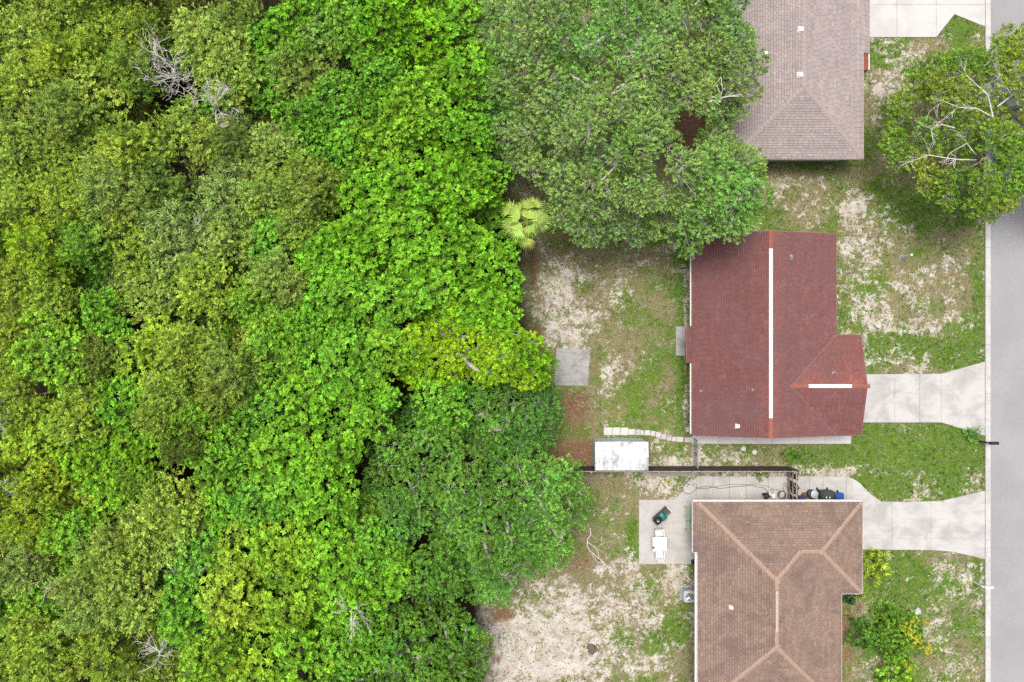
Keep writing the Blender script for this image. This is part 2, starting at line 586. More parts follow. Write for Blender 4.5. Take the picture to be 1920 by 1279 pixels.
def build_ground():
    xs = np.concatenate([[-2500, -600, -150, -70], np.arange(-46, 46.01, .2), [70, 150, 600, 2500]])
    ys = np.concatenate([[-2500, -600, -150, -60], np.arange(-32, 32.01, .2), [60, 150, 600, 2500]])
    X, Y = np.meshgrid(xs, ys)
    s, g, l, h = fields(X.ravel(), Y.ravel())
    far = (np.abs(X.ravel()) > 50) | (np.abs(Y.ravel()) > 40)
    s, g, l, h = np.where(far, .25, s), np.where(far, .6, g), np.where(far, 0, l), np.where(far, 0, h)
    Z = (fbm(X * .6, Y * .6, 41) - .5) * .03 - .015
    Z = np.where((np.abs(X) > 60) | (np.abs(Y) > 50), -.03, Z)
    V = np.stack([X.ravel(), Y.ravel(), Z.ravel()], 1)
    nx, ny = len(xs), len(ys)
    i = (np.arange(ny - 1)[:, None] * nx + np.arange(nx - 1)[None]).ravel()
    T = np.stack([i, i + 1, i + nx + 1, i + nx], 1)
    m, nt, b = nodemat('sandy_lawn_soil')
    at = nt.nodes.new('ShaderNodeAttribute')
    at.attribute_name = 'tint'
    sp = nt.nodes.new('ShaderNodeSeparateColor')
    nt.links.new(at.outputs['Color'], sp.inputs[0])
    p = objpos(nt)
    n1 = noise(nt, 2.6, 6, .75, p, .4)
    n2 = noise(nt, 6.5, 5, .85, p)
    n3 = noise(nt, 15.0, 3, .9, p)
    v = math_(nt, 'ADD', sp.outputs[0], math_(nt, 'MULTIPLY', math_(nt, 'SUBTRACT', n1, .5), 2.2))
    v = math_(nt, 'ADD', v, math_(nt, 'MULTIPLY', math_(nt, 'SUBTRACT', n2, .5), 1.9))
    sm = smooth(nt, v, .36, .62)
    sand = mixc(nt, smooth(nt, noise(nt, 1.3, 5, .6, p), .35, .65), (.46, .40, .34, 1), (.62, .59, .54, 1))
    sand = mixc(nt, math_(nt, 'MULTIPLY', smooth(nt, n3, .50, .64), .6), sand, (.24, .185, .12, 1))
    gv = math_(nt, 'ADD', sp.outputs[1], math_(nt, 'MULTIPLY', math_(nt, 'SUBTRACT', n2, .5), .9))
    th = mixc(nt, smooth(nt, gv, .25, .75), (.26, .235, .13, 1), (.125, .215, .035, 1))
    th = mixc(nt, math_(nt, 'MULTIPLY', smooth(nt, n3, .48, .60), .7), th, (.085, .075, .035, 1))
    c = mixc(nt, sm, th, sand)
    lv = math_(nt, 'ADD', sp.outputs[2], math_(nt, 'MULTIPLY', math_(nt, 'SUBTRACT', n2, .5), 1.0))
    lc = mixc(nt, smooth(nt, n3, .35, .65), (.13, .062, .038, 1), (.30, .17, .11, 1))
    c = mixc(nt, smooth(nt, lv, .35, .75), c, lc)
    c = mixc(nt, 1.0, c, (AL, AL, AL, 1), 'MULTIPLY')
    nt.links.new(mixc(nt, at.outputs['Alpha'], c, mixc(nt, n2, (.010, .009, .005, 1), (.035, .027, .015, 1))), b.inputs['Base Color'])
    b.inputs['Roughness'].default_value = .95
    b.inputs['Specular IOR Level'].default_value = .1
    bump(nt, b, math_(nt, 'ADD', n2, math_(nt, 'MULTIPLY', n3, .6)), .6, .05)
    me = np_mesh('ground', V, T, m, np.stack([s, g, l, h], 1), True)
    tag(link('ground', me), kind='structure')


build_ground()


def blocked(x, y, extra=0.0, skip=()):
    r = np.zeros(x.shape, bool)
    for k, poly in HARDW.items():
        if k in skip: continue
        r |= inside(x, y, poly)
    return r


def build_grass():
    n = 76000
    x = RNG.uniform(-4, 31.2, n)
    y = RNG.uniform(-24, 24, n)
    s, g, l, h = fields(x, y)
    keep = ~blocked(x, y) & (h < .5)
    prob = np.clip(1.2 - s * 1.0 + g * .35 - l * .8 + (vnoise(x * 3.1, y * 3.1, 77) - .5) * .9, .05, 1)
    keep &= RNG.uniform(0, 1, n) < prob
    x, y, s, g = x[keep], y[keep], s[keep], g[keep]
    n = len(x)
    K = 6
    g2 = np.clip(g + (vnoise(x * 2.2, y * 2.2, 55) - .5) * .7 + RNG.normal(0, .12, n), 0, 1)
    dry = np.array([.33, .30, .16])
    grn = np.array([.175, .30, .034])
    lush = np.array([.10, .26, .018])
    t = np.clip(g2 * 1.6, 0, 1)[:, None]
    col = dry * (1 - t) + grn * t
    t2 = np.clip((g2 - .7) * 3, 0, 1)[:, None]
    col = col * (1 - t2) + lush * t2
    col = col * RNG.uniform(.62, 1.3, (n, 1)) * (.55 + .9 * vnoise(x * 5.3, y * 5.3, 91))[:, None]
    straw = (RNG.uniform(0, 1, n) < .16)[:, None]
    col = np.where(straw, np.array([[.46, .42, .30]]) * RNG.uniform(.8, 1.2, (n, 1)), col)
    lime = (vnoise(x * .8, y * .8, 19) > .74)[:, None]
    col = np.where(lime & ~straw, col * np.array([[1.35, 1.25, .8]]), col)
    hgt = RNG.uniform(.05, .12, n) * (1 + .5 * np.clip(g2, 0, 1))
    px = np.repeat(x, K) + RNG.normal(0, .035, n * K)
    py = np.repeat(y, K) + RNG.normal(0, .035, n * K)
    a = RNG.uniform(0, 2 * np.pi, n * K)
    L = np.repeat(hgt, K) * RNG.uniform(.7, 1.3, n * K)
    lean = RNG.uniform(.5, 1.3, n * K)
    w = RNG.uniform(.010, .019, n * K)
    base = np.stack([px, py, np.full(n * K, -.02)], 1)
    side = np.stack([-np.sin(a), np.cos(a), np.zeros(n * K)], 1) * w[:, None]
    tip = base + np.stack([np.cos(a) * np.sin(lean) * L, np.sin(a) * np.sin(lean) * L, np.cos(lean) * L + .015], 1)
    V = np.stack([base - side, base + side, tip], 1).reshape(-1, 3)
    T = np.arange(len(V)).reshape(-1, 3)
    C = np.repeat(col, K * 3, 0)
    tag(link('grass', np_mesh('grass', V, T, M_grass, C)), 'short patchy lawn grass, green and straw coloured, growing over pale sand', 'grass', kind='stuff')


def build_litter():
    n = 60000
    x = RNG.uniform(-4, 31, n)
    y = RNG.uniform(-23, 23, n)
    s, g, l, h = fields(x, y)
    keep = ~blocked(x, y) & (RNG.uniform(0, 1, n) < np.clip(l * .55 + .015, 0, 1)) & (h < .95)
    x, y = x[keep], y[keep]
    n = len(x)
    a = RNG.uniform(0, 6.283, n)
    L = RNG.uniform(.03, .07, n)
    d = np.stack([np.cos(a), np.sin(a), RNG.uniform(-.1, .4, n)], 1) * L[:, None]
    sd = np.stack([-np.sin(a), np.cos(a), RNG.uniform(-.5, .5, n)], 1) * L[:, None] * .4
    c = np.stack([x, y, RNG.uniform(.012, .03, n)], 1)
    V = np.stack([c - d, c + sd, c + d, c - sd], 1).reshape(-1, 3)
    T = np.arange(len(V)).reshape(-1, 4)
    pal = np.array([[.22, .10, .055], [.30, .17, .09], [.14, .07, .045], [.34, .22, .13]])
    col = pal[RNG.integers(0, 4, n)] * RNG.uniform(.7, 1.2, (n, 1))
    tag(link('leaf_litter', np_mesh('leaf_litter', V, T, M_litter, np.repeat(col, 4, 0))), 'reddish brown fallen leaves lying under the oaks and beside the shed', 'leaf litter', kind='stuff')


build_grass()
build_litter()


# ------------------------------------------------------------------ road, kerb, paving
def clip_poly(poly, axis, lim, keep_less):
    out = []
    n = len(poly)
    for i in range(n):
        a, b = poly[i], poly[(i + 1) % n]
        ia = (a[axis] <= lim) if keep_less else (a[axis] >= lim)
        ib = (b[axis] <= lim) if keep_less else (b[axis] >= lim)
        if ia: out.append(a)
        if ia != ib:
            t = (lim - a[axis]) / (b[axis] - a[axis])
            out.append(tuple(a[k] + t * (b[k] - a[k]) for k in range(len(a))))
    return out


def slab(name, poly_px, xs, ys, mat, z=.045, gap=.007, panel='concrete_panel'):
    """paving as separate concrete panels with open joints"""
    poly = PP(poly_px)
    root = empty(name, kind='structure')
    xs = [-1e4] + sorted(P(v, 0)[0] for v in xs) + [1e4]
    ys = [-1e4] + sorted(P(0, v)[1] for v in ys) + [1e4]
    for i in range(len(xs) - 1):
        for j in range(len(ys) - 1):
            q = poly
            for ax, lo, hi in ((0, xs[i], xs[i + 1]), (1, ys[j], ys[j + 1])):
                if q: q = clip_poly(q, ax, lo + gap, False)
                if q: q = clip_poly(q, ax, hi - gap, True)
            if len(q) < 3: continue
            m = MB().prism(q, -.12, z + rnd.uniform(-.004, .004))
            m.build(panel, mat, root)
    return root


road = MB().prism(PP([(1857, -2600), (2090, -2600), (2090, 4000), (1857, 4000)]), -.25, .012)
road.build('road', M_asphalt, kind='structure')
for x0, x1, x2 in ((1846, 1850.6, 1857), (2101, 2096.4, 2090)):
    a, b, c = P(x0, 0)[0], P(x1, 0)[0], P(x2, 0)[0]
    kroot = empty('kerb', kind='structure')
    y = -58.0
    while y < 58:
        lo, hi = y + .008, y + 3.04 - .008
        k = MB()
        prof = [(a, -.2), (a, .115), (a + (b - a) * .85, .11), (b, .05), (b + (c - b) * .08, .02), (c - (c - b) * .12, .032), (c, .03), (c, -.2)]
        if x0 > 2000: prof = prof[::-1]
        n = len(prof)
        k.add([(px, lo, pz) for px, pz in prof] + [(px, hi, pz) for px, pz in prof],
              [tuple(range(n)), tuple(range(2 * n - 1, n - 1, -1))] + [(i, n + i, n + (i + 1) % n, (i + 1) % n) for i in range(n)])
        k.build('kerb_segment', M_kerb, kroot)
        y += 3.04

slab('red_house_driveway', HARD['red_drive'], [1677, 1724, 1764], [], M_conc)
slab('brown_house_driveway', HARD['brown_drive'], [1672, 1745], [], M_conc)
slab('pink_house_driveway', HARD['pink_drive'], [1681, 1755], [9], M_conc_new)
slab('side_yard_paving', HARD['side_yard'], [1305, 1336.5, 1367.5, 1399, 1440, 1478, 1517, 1543, 1586], [], M_conc_patio)
slab('patio', HARD['patio'], [], [], M_conc_patio, .05)
slab('house_walk', HARD['walk'], [1347, 1397, 1447, 1497, 1547], [], M_conc_new, .04)
slab('concrete_pad', HARD['pad'], [], [], M_conc_grey, .04)

# stepping stones behind the shed
path = empty('stepping_stone_path', kind='structure')
for cx, cy, w, d, rz in ((1140, 808.5, 16.5, 15, 0), (1155.3, 808.5, 14, 15, 1), (1170.5, 809, 15, 15, -1), (1184.5, 810, 12.5, 11, 2), (1196, 810.5, 9.5, 10.5, 0), (1203.8, 811, 5.8, 9, 2),
                         (1213.5, 811.5, 10.5, 9.5, -2), (1224, 812.8, 9, 9.5, -6), (1234, 815.5, 9.5, 10, -12), (1244.5, 819, 10.5, 9.5, -9), (1254.5, 822, 9, 9, -5), (1264, 823.3, 8.5, 8.5, -3), (1275, 824, 12.5, 9.5, 0), (1290.5, 824.6, 14, 9.5, 0)):
    x, y = P(cx, cy)
    m = MB().bbox(-w / 61, w / 61, -d / 61, d / 61, -.08, .045, .012)
    m.build('paver', M_conc_new if rnd.random() < .7 else M_conc_patio, path, (x, y, rnd.uniform(-.008, .008)), (rnd.uniform(-.02, .02), rnd.uniform(-.02, .02), math.radians(rz)))


# ------------------------------------------------------------------ houses
def roof_slope(mb, poly, expo=.15, tabw=.305, var=.06, seed=0, tone=(1, 1, 1), worn=0.0):
    """courses of separate lapped shingles over one convex roof plane (poly: 3-D points)"""
    r = random.Random(seed)
    p = [Vector(q) for q in poly]
    n = Vector((0, 0, 0))
    for i in range(len(p)):
        n += p[i].cross(p[(i + 1) % len(p)])
    n.normalize()
    if n.z < 0: n = -n
    u = Vector((0, 0, 1)).cross(n).normalized()
    v = n.cross(u)
    o = p[0]
    q = [((a - o).dot(u), (a - o).dot(v)) for a in p]
    b0, b1 = min(t[1] for t in q), max(t[1] for t in q)
    k = 0
    b = b0
    while b < b1 - .01:
        row = clip_poly(clip_poly(q, 1, b + .011, False), 1, min(b1, b + expo + .002), True)
        if len(row) >= 3:
            a0, a1 = min(t[0] for t in row), max(t[0] for t in row)
            a = a0 - r.uniform(0, tabw) if True else a0
            rowtone = r.gauss(0, var * .35)
            while a < a1:
                w = tabw * r.uniform(.85, 1.15)
                tab = clip_poly(clip_poly(row, 0, a + .006, False), 0, a + w - .006, True)
                a += w
                if len(tab) < 3: continue
                c = max(.5, 1 + r.gauss(0, var) + rowtone)
                col = (c * tone[0] * r.uniform(.96, 1.04), c * tone[1], c * tone[2] * r.uniform(.96, 1.04), 1)
                kw = worn * max(0, 1 - (b1 - b) / 1.1) * r.uniform(.3, 1)
                col = (col[0] * (1 + .40 * kw), col[1] * (1 + .22 * kw), col[2] * (1 + .02 * kw), 1)
                thick = r.uniform(.022, .032)
                ht = lambda t: .004 + thick * (1 - (t[1] - b) / (expo + .012))
                top = [o + u * t[0] + v * t[1] + n * ht(t) for t in tab]
                ar = sum(tab[i][0] * tab[(i + 1) % len(tab)][1] - tab[(i + 1) % len(tab)][0] * tab[i][1] for i in range(len(tab)))
                idx = list(range(len(top)))
                if ar < 0: idx.reverse()
                mb.add(top, [tuple(idx)], col)
                low = [t for t in tab if abs(t[1] - b - .011) < 1e-5]
                if len(low) >= 2:
                    e0, e1 = min(low), max(low)
                    pt = [o + u * e[0] + v * e[1] for e in (e0, e1)]
                    mb.add([pt[0] - n * .002, pt[1] - n * .002, pt[1] + n * (.004 + thick), pt[0] + n * (.004 + thick)], [(0, 1, 2, 3)], tuple(x * .8 for x in col[:3]) + (1,))
        b += expo
        k += 1
    return mb


def deck(mb, poly, t=.16):
    n = len(poly)
    a = sum(poly[i][0] * poly[(i + 1) % n][1] - poly[(i + 1) % n][0] * poly[i][1] for i in range(n))
    if a < 0: poly = poly[::-1]
    vs = [tuple(p) for p in poly] + [(p[0], p[1], p[2] - t) for p in poly]
    fs = [tuple(range(n)), tuple(range(2 * n - 1, n - 1, -1))] + [(i, n + i, n + (i + 1) % n, (i + 1) % n) for i in range(n)]
    return mb.add(vs, fs)


def board(mb, a, b, t=.03, h=.17, out=(0, 0), dz=-.01):
    """fascia board along the line a-b"""
    a, b = Vector(a), Vector(b)
    o = Vector((out[0], out[1], 0)).normalized() * t
    s = o * .1
    vs = [a + s, b + s, b + o, a + o]
    vs = [p + Vector((0, 0, dz)) for p in vs] + [p + Vector((0, 0, dz - h)) for p in vs]
    mb.add(vs, [(0, 1, 2, 3), (7, 6, 5, 4), (0, 4, 5, 1), (1, 5, 6, 2), (2, 6, 7, 3), (3, 7, 4, 0)])


_capmesh = {}


def caps(parent, a, b, mat, pitch=.28, expo=.25, name='ridge_cap', w=.115):
    """a line of bent cap shingles from low end a to high end b"""
    a, b = Vector(a), Vector(b)
    d = b - a
    L = d.length
    d.normalize()
    if mat.name not in _capmesh:
        m = MB()
        drop = w * pitch * .8
        for z0, z1 in ((0, 0),):
            vs = []
            for y, lift in ((0, .028), (expo + .05, .008)):
                for x, dz in ((-w, -drop), (0, 0), (w, -drop)):
                    vs.append((x, y, dz + lift))
            vs += [(-w, 0, -drop - .004), (0, 0, -.004), (w, 0, -drop - .004)]
            m.add(vs, [(0, 1, 4, 3), (1, 2, 5, 4), (6, 7, 1, 0), (7, 8, 2, 1)])
        _capmesh[mat.name] = m.mesh('ridge_cap', mat)
    side = d.cross(Vector((0, 0, 1))).normalized()
    up = side.cross(d)
    R = Matrix((side, d, up)).transposed().to_4x4()
    k = 0
    while k * expo < L - .02:
        p = a + d * (k * expo)
        o = link(name, _capmesh[mat.name], parent)
        o.matrix_local = Matrix.Translation(p + Vector((rnd.uniform(-.006, .006), rnd.uniform(-.006, .006), .012))) @ R
        k += 1


def window(parent, x, y, z, w, h, nx, ny, mat=M_white):
    """window on a wall whose outward normal is (nx, ny)"""
    rz = math.atan2(ny, nx) - math.pi / 2
    f = MB()
    t = .06
    for b in ((-w / 2 - t, -w / 2, -h / 2 - t, h / 2 + t), (w / 2, w / 2 + t, -h / 2 - t, h / 2 + t), (-w / 2, w / 2, h / 2, h / 2 + t), (-w / 2, w / 2, -h / 2 - t, -h / 2), (-w / 2, w / 2, -.02, .02)):
        f.box(b[0], b[1], -.02, .05, b[2], b[3])
    o = f.build('window', mat, parent, (x, y, z), (0, 0, rz))
    MB().box(-w / 2 + .002, w / 2 - .002, .005, .018, -h / 2 + .002, h / 2 - .002).build('pane', M_glass, o)
    s = MB().box(-w / 2 - .1, w / 2 + .1, .002, .12, -h / 2 - t - .06, -h / 2 - t - .002)
    s.build('sill', mat, o)
    return o


def door(parent, x, y, w, h, nx, ny, mat, name='door'):
    rz = math.atan2(ny, nx) - math.pi / 2
    m = MB().box(-w / 2, w / 2, -.03, .04, 0, h)
    for i in range(2):
        for j in range(2):
            m.bbox(-w / 2 + .1 + i * w / 2, -.05 + i * w / 2, .035, .055, .2 + j * h / 2, h / 2 - .1 + j * h / 2, .008)
    o = m.build(name, mat, parent, (x, y, .06), (0, 0, rz))
    MB().tube([(w / 2 - .1, .04, 1.0), (w / 2 - .1, .10, 1.0)], .028, 8).build('handle', M_metal, o)
    return o


def garage_door(parent, x, y, w, h, nx, ny):
    rz = math.atan2(ny, nx) - math.pi / 2
    root = MB().box(-w / 2 - .06, w / 2 + .06, -.04, .01, 0, h + .08).build('garage_door', M_white, parent, (x, y, .05), (0, 0, rz))
    for k in range(4):
        MB().bbox(-w / 2, w / 2, .012, .045, k * h / 4 + .01, (k + 1) * h / 4 - .01, .008).build('door_panel', M_white_pl, root)


EZ = 2.6     # eave height


def vent_pipe(parent, x, y, z, mat=M_white, r=.05, h=.28):
    m = MB().lathe([(r * 2.6, z - .06), (r * 2.6, z + .01), (r * 1.3, z + .05), (r, z + .06), (r, z + h), (r * .8, z + h), (r * .8, z + h - .05)], 12)
    o = m.build('vent_pipe', mat, parent, (x, y, 0))
    return o


def box_vent(parent, x, y, z, sx=.28, sy=.28, h=.16, mat=M_white):
    m = MB().box(-sx * .62, sx * .62, -sy * .62, sy * .62, -.1, .025).bbox(-sx / 2, sx / 2, -sy / 2, sy / 2, .027, h, .03)
    m.build('roof_vent', mat, parent, (x, y, z))


# ---- red house ------------------------------------------------------------------
red = empty('red_roof_house', (14.9, .3, 0), label='house with dark red shingle roof and white ridge vent, in the middle of the three', cat='house')
RO = Vector((14.9, .3, 0))


def rp(x, y, z):
    return (x - RO.x, y - RO.y, z)


s = .28
xw, xe, yn, ys_, xm = 10.67, 19.19, 6.35, -5.6, 14.93
zr = EZ + s * (xm - xw)
gy0, gy1, gxe = -5.6, .36, 20.66
gym = (gy0 + gy1) / 2
gz = EZ + s * (gy1 - gym)
gx0 = xe - (gz - EZ) / s
xj = xw - .31
yj0, yj1 = P(0, 613, EZ)[1], P(0, 680, EZ)[1]
zj = EZ - s * .31
planes = [
    [rp(xw, ys_, EZ), rp(xm, ys_, zr), rp(xm, yn, zr), rp(xw, yn, EZ)],
    [rp(xj, yj1, zj), rp(xw, yj1, EZ), rp(xw, yj0, EZ), rp(xj, yj0, zj)],
    [rp(xm, gy1, zr), rp(xe, gy1, EZ), rp(xe, yn, EZ), rp(xm, yn, zr)],
    [rp(xm, gym, zr), rp(gx0, gym, gz), rp(xe, gy1, EZ), rp(xm, gy1, zr)],
    [rp(xm, ys_, zr), rp(xe, ys_, EZ), rp(gx0, gym, gz), rp(xm, gym, zr)],
    [rp(gx0, gym, gz), rp(gxe, gym, gz), rp(gxe, gy1, EZ), rp(xe, gy1, EZ)],
    [rp(xe, gy0, EZ), rp(gxe, gy0, EZ), rp(gxe, gym, gz), rp(gx0, gym, gz)],
]
dk, sh = MB(), MB()
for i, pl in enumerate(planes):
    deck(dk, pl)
    roof_slope(sh, pl, seed=i + 1, tone=[(.92, .88, .90), (.92, .88, .90), (1, 1.05, 1.08), (1, 1.05, 1.08), (1, 1.02, 1.05), (1.16, 1.08, 1.0), (1.0, .92, .92)][i], worn=[.8, 0, 1, .8, .8, 1.5, .6][i])  # light and shade painted into tone: gable north slope brighter, south slope darker
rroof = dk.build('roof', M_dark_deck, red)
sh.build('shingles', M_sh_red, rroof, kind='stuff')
fb = MB()
for a, b, o in (((xw, ys_, EZ), (xw, yj1, EZ), (-1, 0)), ((xw, yj0, EZ), (xw, yn, EZ), (-1, 0)), ((xj, yj1, zj), (xj, yj0, zj), (-1, 0)),
                ((xw, yn, EZ), (xm, yn, zr), (0, 1)), ((xm, yn, zr), (xe, yn, EZ), (0, 1)), ((xe, gy1, EZ), (xe, yn, EZ), (1, 0)), ((xe, gy1, EZ), (gxe, gy1, EZ), (0, 1)),
                ((gxe, gy1, EZ), (gxe, gym, gz), (1, 0)), ((gxe, gym, gz), (gxe, gy0, EZ), (1, 0)), ((xe, gy0, EZ), (gxe, gy0, EZ), (0, -1)), ((xm, ys_, zr), (xe, ys_, EZ), (0, -1)), ((xw, ys_, EZ), (xm, ys_, zr), (0, -1))):
    board(fb, rp(*a), rp(*b), out=o)
fb.build('fascia', plain('dusty_red_fascia', (.33, .16, .14), .7), red)
gut = MB()
for y0, y1 in ((ys_ + .1, yj1 - .05), (yj0 + .05, yn - .9)):
    M = Matrix.Translation(Vector(rp(xw - .10, 0, EZ - .14)))
    a, b = y0 - RO.y, y1 - RO.y
    gx = xw - RO.x
    gut.box(gx - .12, gx - .105, a, b, EZ - .15, EZ - .02).box(gx - .105, gx - .035, a, b, EZ - .15, EZ - .135)
gut.build('gutter', M_white, red)
wl_ = MB()
in_ = .42
wl_.prism([rp(xw + in_, ys_ + .25, 0)[:2], rp(gxe - .4, ys_ + .25, 0)[:2], rp(gxe - .4, gy1 - .4, 0)[:2], rp(xe - in_, gy1 - .4, 0)[:2], rp(xe - in_, yn - .25, 0)[:2], rp(xw + in_, yn - .25, 0)[:2]], -.05, EZ - .06)
for y in (ys_ + .25, yn - .40):      # gable ends
    a = [rp(xw + in_, y, EZ - .058), rp(xe - in_, y, EZ - .058), rp(xm, y, zr - .20)]
    wl_.add(a + [(p[0], p[1] + .15, p[2]) for p in a], [(0, 1, 2), (5, 4, 3), (0, 3, 4, 1), (1, 4, 5, 2), (2, 5, 3, 0)])
a = [rp(gxe - .55, gy0 + .4, EZ - .058), rp(gxe - .55, gy1 - .4, EZ - .058), rp(gxe - .55, gym, gz - .20)]
wl_.add(a + [(p[0] + .15, p[1], p[2]) for p in a], [(0, 1, 2), (5, 4, 3), (0, 3, 4, 1), (1, 4, 5, 2), (2, 5, 3, 0)])
wl_.build('wall', M_wall_white, red)
for y in (4.5, -2.9):
    window(red, xw + in_ - RO.x - .01, y - RO.y, 1.5, 1.3, 1.1, -1, 0)
door(red, xw + in_ - RO.x - .01, (yj0 + yj1) / 2 - RO.y, 1.6, 2.05, -1, 0, M_white)
for y in (4.4, 2.0):
    window(red, xe - in_ - RO.x + .01, y - RO.y, 1.5, 1.5, 1.1, 1, 0)
garage_door(red, gxe - .4 - RO.x + .01, gym - RO.y, 2.6, 2.1, 1, 0)
window(red, 13.0 - RO.x, ys_ + .24 - RO.y, 1.6, .9, .9, 0, -1)
# white ridge vents with orange caps at their ends
def ridge_vent(parent, a, b, mat=M_white, w=.105, s=.28, h=.03, name='ridge_vent'):
    a, b = Vector(a), Vector(b)
    d = (b - a).normalized()
    sd = d.cross(Vector((0, 0, 1))).normalized()
    m = MB()
    vs = []
    for p in (a, b):
        for x, z in ((-w, -w * s), (-w, -w * s + h), (0, h + .01), (w, -w * s + h), (w, -w * s)):
            vs.append(p + sd * x + Vector((0, 0, z + .015)))
    m.add(vs, [(4, 3, 2, 1, 0), (5, 6, 7, 8, 9), (0, 1, 6, 5), (1, 2, 7, 6), (2, 3, 8, 7), (3, 4, 9, 8)])
    m.build(name, mat, parent)


for ya in (gy1, gy0):
    MB().tube([rp(gx0, gym, gz + .02), rp(xe, ya, EZ + .02)], .028, 4).build('valley_strip', plain('worn_valley_metal', (.30, .17, .16), .8), rroof)
v0, v1 = P(0, 466, zr)[1], P(0, 784, zr)[1]
ridge_vent(rroof, rp(xm, v1, zr), rp(xm, v0, zr))
caps(rroof, rp(xm, v0 + .02, zr), rp(xm, yn, zr), M_cap_orange)
caps(rroof, rp(xm, ys_, zr), rp(xm, v1 - .02, zr), M_cap_orange)
h0, h1 = P(1516, 0, gz)[0], P(1597, 0, gz)[0]
ridge_vent(rroof, rp(h0, gym, gz), rp(h1, gym, gz))
caps(rroof, rp(gx0 - .1, gym, gz), rp(h0 - .02, gym, gz), M_cap_orange)
caps(rroof, rp(h1 + .02, gym, gz), rp(gxe, gym, gz), M_cap_orange)
x, y = P(1380, 798, 3)
box_vent(rroof, x - RO.x, y - RO.y, EZ + s * (x - xw), .22, .22, .15)
x, y = P(1483, 482, 3.5)
vent_pipe(rroof, x - RO.x, y - RO.y, EZ + s * (xe - x), M_cap_pink, .06, .2)
x, y = P(1410, 731, 3.3)
vent_pipe(rroof, x - RO.x, y - RO.y, EZ + s * (x - xw), M_cap_pink, .035, .35)
x, y = P(1316, 734, 2.9)
vent_pipe(rroof, x - RO.x, y - RO.y, EZ + s * (x - xw), M_cap_pink, .035, .35)
x, y = P(1563, 700, 3.2)
vent_pipe(rroof, x - RO.x, y - RO.y, EZ + s * (gy1 - y), M_cap_pink, .04, .4)
st = MB().bbox(*P(1266, 0)[:1], *P(1290, 0)[:1], P(0, 667)[1], P(0, 612)[1], -.02, .17, .02)
tag(st.build('porch_step', M_conc_grey), 'grey concrete step at the back door of the red roof house', 'step')

# ---- pink house ------------------------------------------------------------------
pk = empty('pink_roof_house', (16.9, 16, 0), label='house with pale pink grey shingle roof, next to the large oak', cat='house')
RO = Vector((16.9, 16, 0))
s = .3
xw, xe, ys_, yN = 12.94, 20.80, 10.78, 30.0
xm = (xw + xe) / 2
hs = xm - xw
zr = EZ + s * hs
xj = xe + .41
yj = P(0, 98, EZ)[1]
zj = EZ - s * .41
planes = [
    [rp(xw, ys_, EZ), rp(xe, ys_, EZ), rp(xm, ys_ + hs, zr)],
    [rp(xw, yN, EZ), rp(xw, ys_, EZ), rp(xm, ys_ + hs, zr), rp(xm, yN, zr)],
    [rp(xe, ys_, EZ), rp(xe, yN, EZ), rp(xm, yN, zr), rp(xm, ys_ + hs, zr)],
    [rp(xj, yj, zj), rp(xj, yN, zj), rp(xe, yN, EZ), rp(xe, yj, EZ)],
]
dk, sh = MB(), MB()
for i, pl in enumerate(planes):
    deck(dk, pl)
    roof_slope(sh, pl, seed=i + 21, var=.075)
proof = dk.build('roof', M_dark_deck, pk)
sh.build('shingles', M_sh_pink, proof, kind='stuff')
fb = MB()
for a, b, o in (((xw, ys_, EZ), (xw, yN, EZ), (-1, 0)), ((xw, ys_, EZ), (xe, ys_, EZ), (0, -1)), ((xe, ys_, EZ), (xe, yj, EZ), (1, 0)), ((xj, yj, zj), (xj, yN, zj), (1, 0)), ((xe, yj, EZ), (xj, yj, zj), (0, -1))):
    board(fb, rp(*a), rp(*b), out=o)
fb.build('fascia', plain('pink_fascia', (.50, .33, .27), .7), pk)
MB().prism([rp(xw + .45, ys_ + .45, 0)[:2], rp(xe - .45, ys_ + .45, 0)[:2], rp(xe - .45, yN - .4, 0)[:2], rp(xw + .45, yN - .4, 0)[:2]], -.05, EZ - .06).build('wall', M_wall_pink, pk)
caps(proof, rp(xw + .05, ys_ + .05, EZ + .015), rp(xm, ys_ + hs, zr), M_cap_pink, .3)
caps(proof, rp(xe - .05, ys_ + .05, EZ + .015), rp(xm, ys_ + hs, zr), M_cap_pink, .3)
caps(proof, rp(xm, ys_ + hs, zr), rp(xm, 24.5, zr), M_cap_pink, .3)
for px, py, sx in ((1502, 55, .28), (1501, 140, .28), (1442, 93, .2)):
    x, y = P(px, py, zr)
    box_vent(proof, x - RO.x, y - RO.y, EZ + s * (x - xw), sx, sx, .15)
window(pk, xw + .44 - RO.x, 12.4 - RO.y, 1.5, 1.2, 1.1, -1, 0)
window(pk, xw + .44 - RO.x, 15.6 - RO.y, 1.5, 1.6, 1.1, -1, 0)
window(pk, 16.9 - RO.x, ys_ + .44 - RO.y, 1.5, 1.0, 1.0, 0, -1)
window(pk, xe - .44 - RO.x, 13.2 - RO.y, 1.5, 1.5, 1.1, 1, 0)
garage_door(pk, xe - .44 - RO.x, 21.0 - RO.y, 2.6, 2.1, 1, 0)
x0, y0 = P(1619, 131, 1.0)
x1, y1 = P(1628, 97, 1.0)
MB().bbox(x0 - RO.x - .25, x1 - RO.x, y0 - RO.y, y1 - RO.y, 0, .95, .02).build('brick_planter', M_brick, pk)
MB().bbox(x1 - RO.x + .015, x1 - RO.x + .09, y0 - RO.y, y1 - RO.y, 0, 1.0, .01).build('planter_trim', M_white, pk)

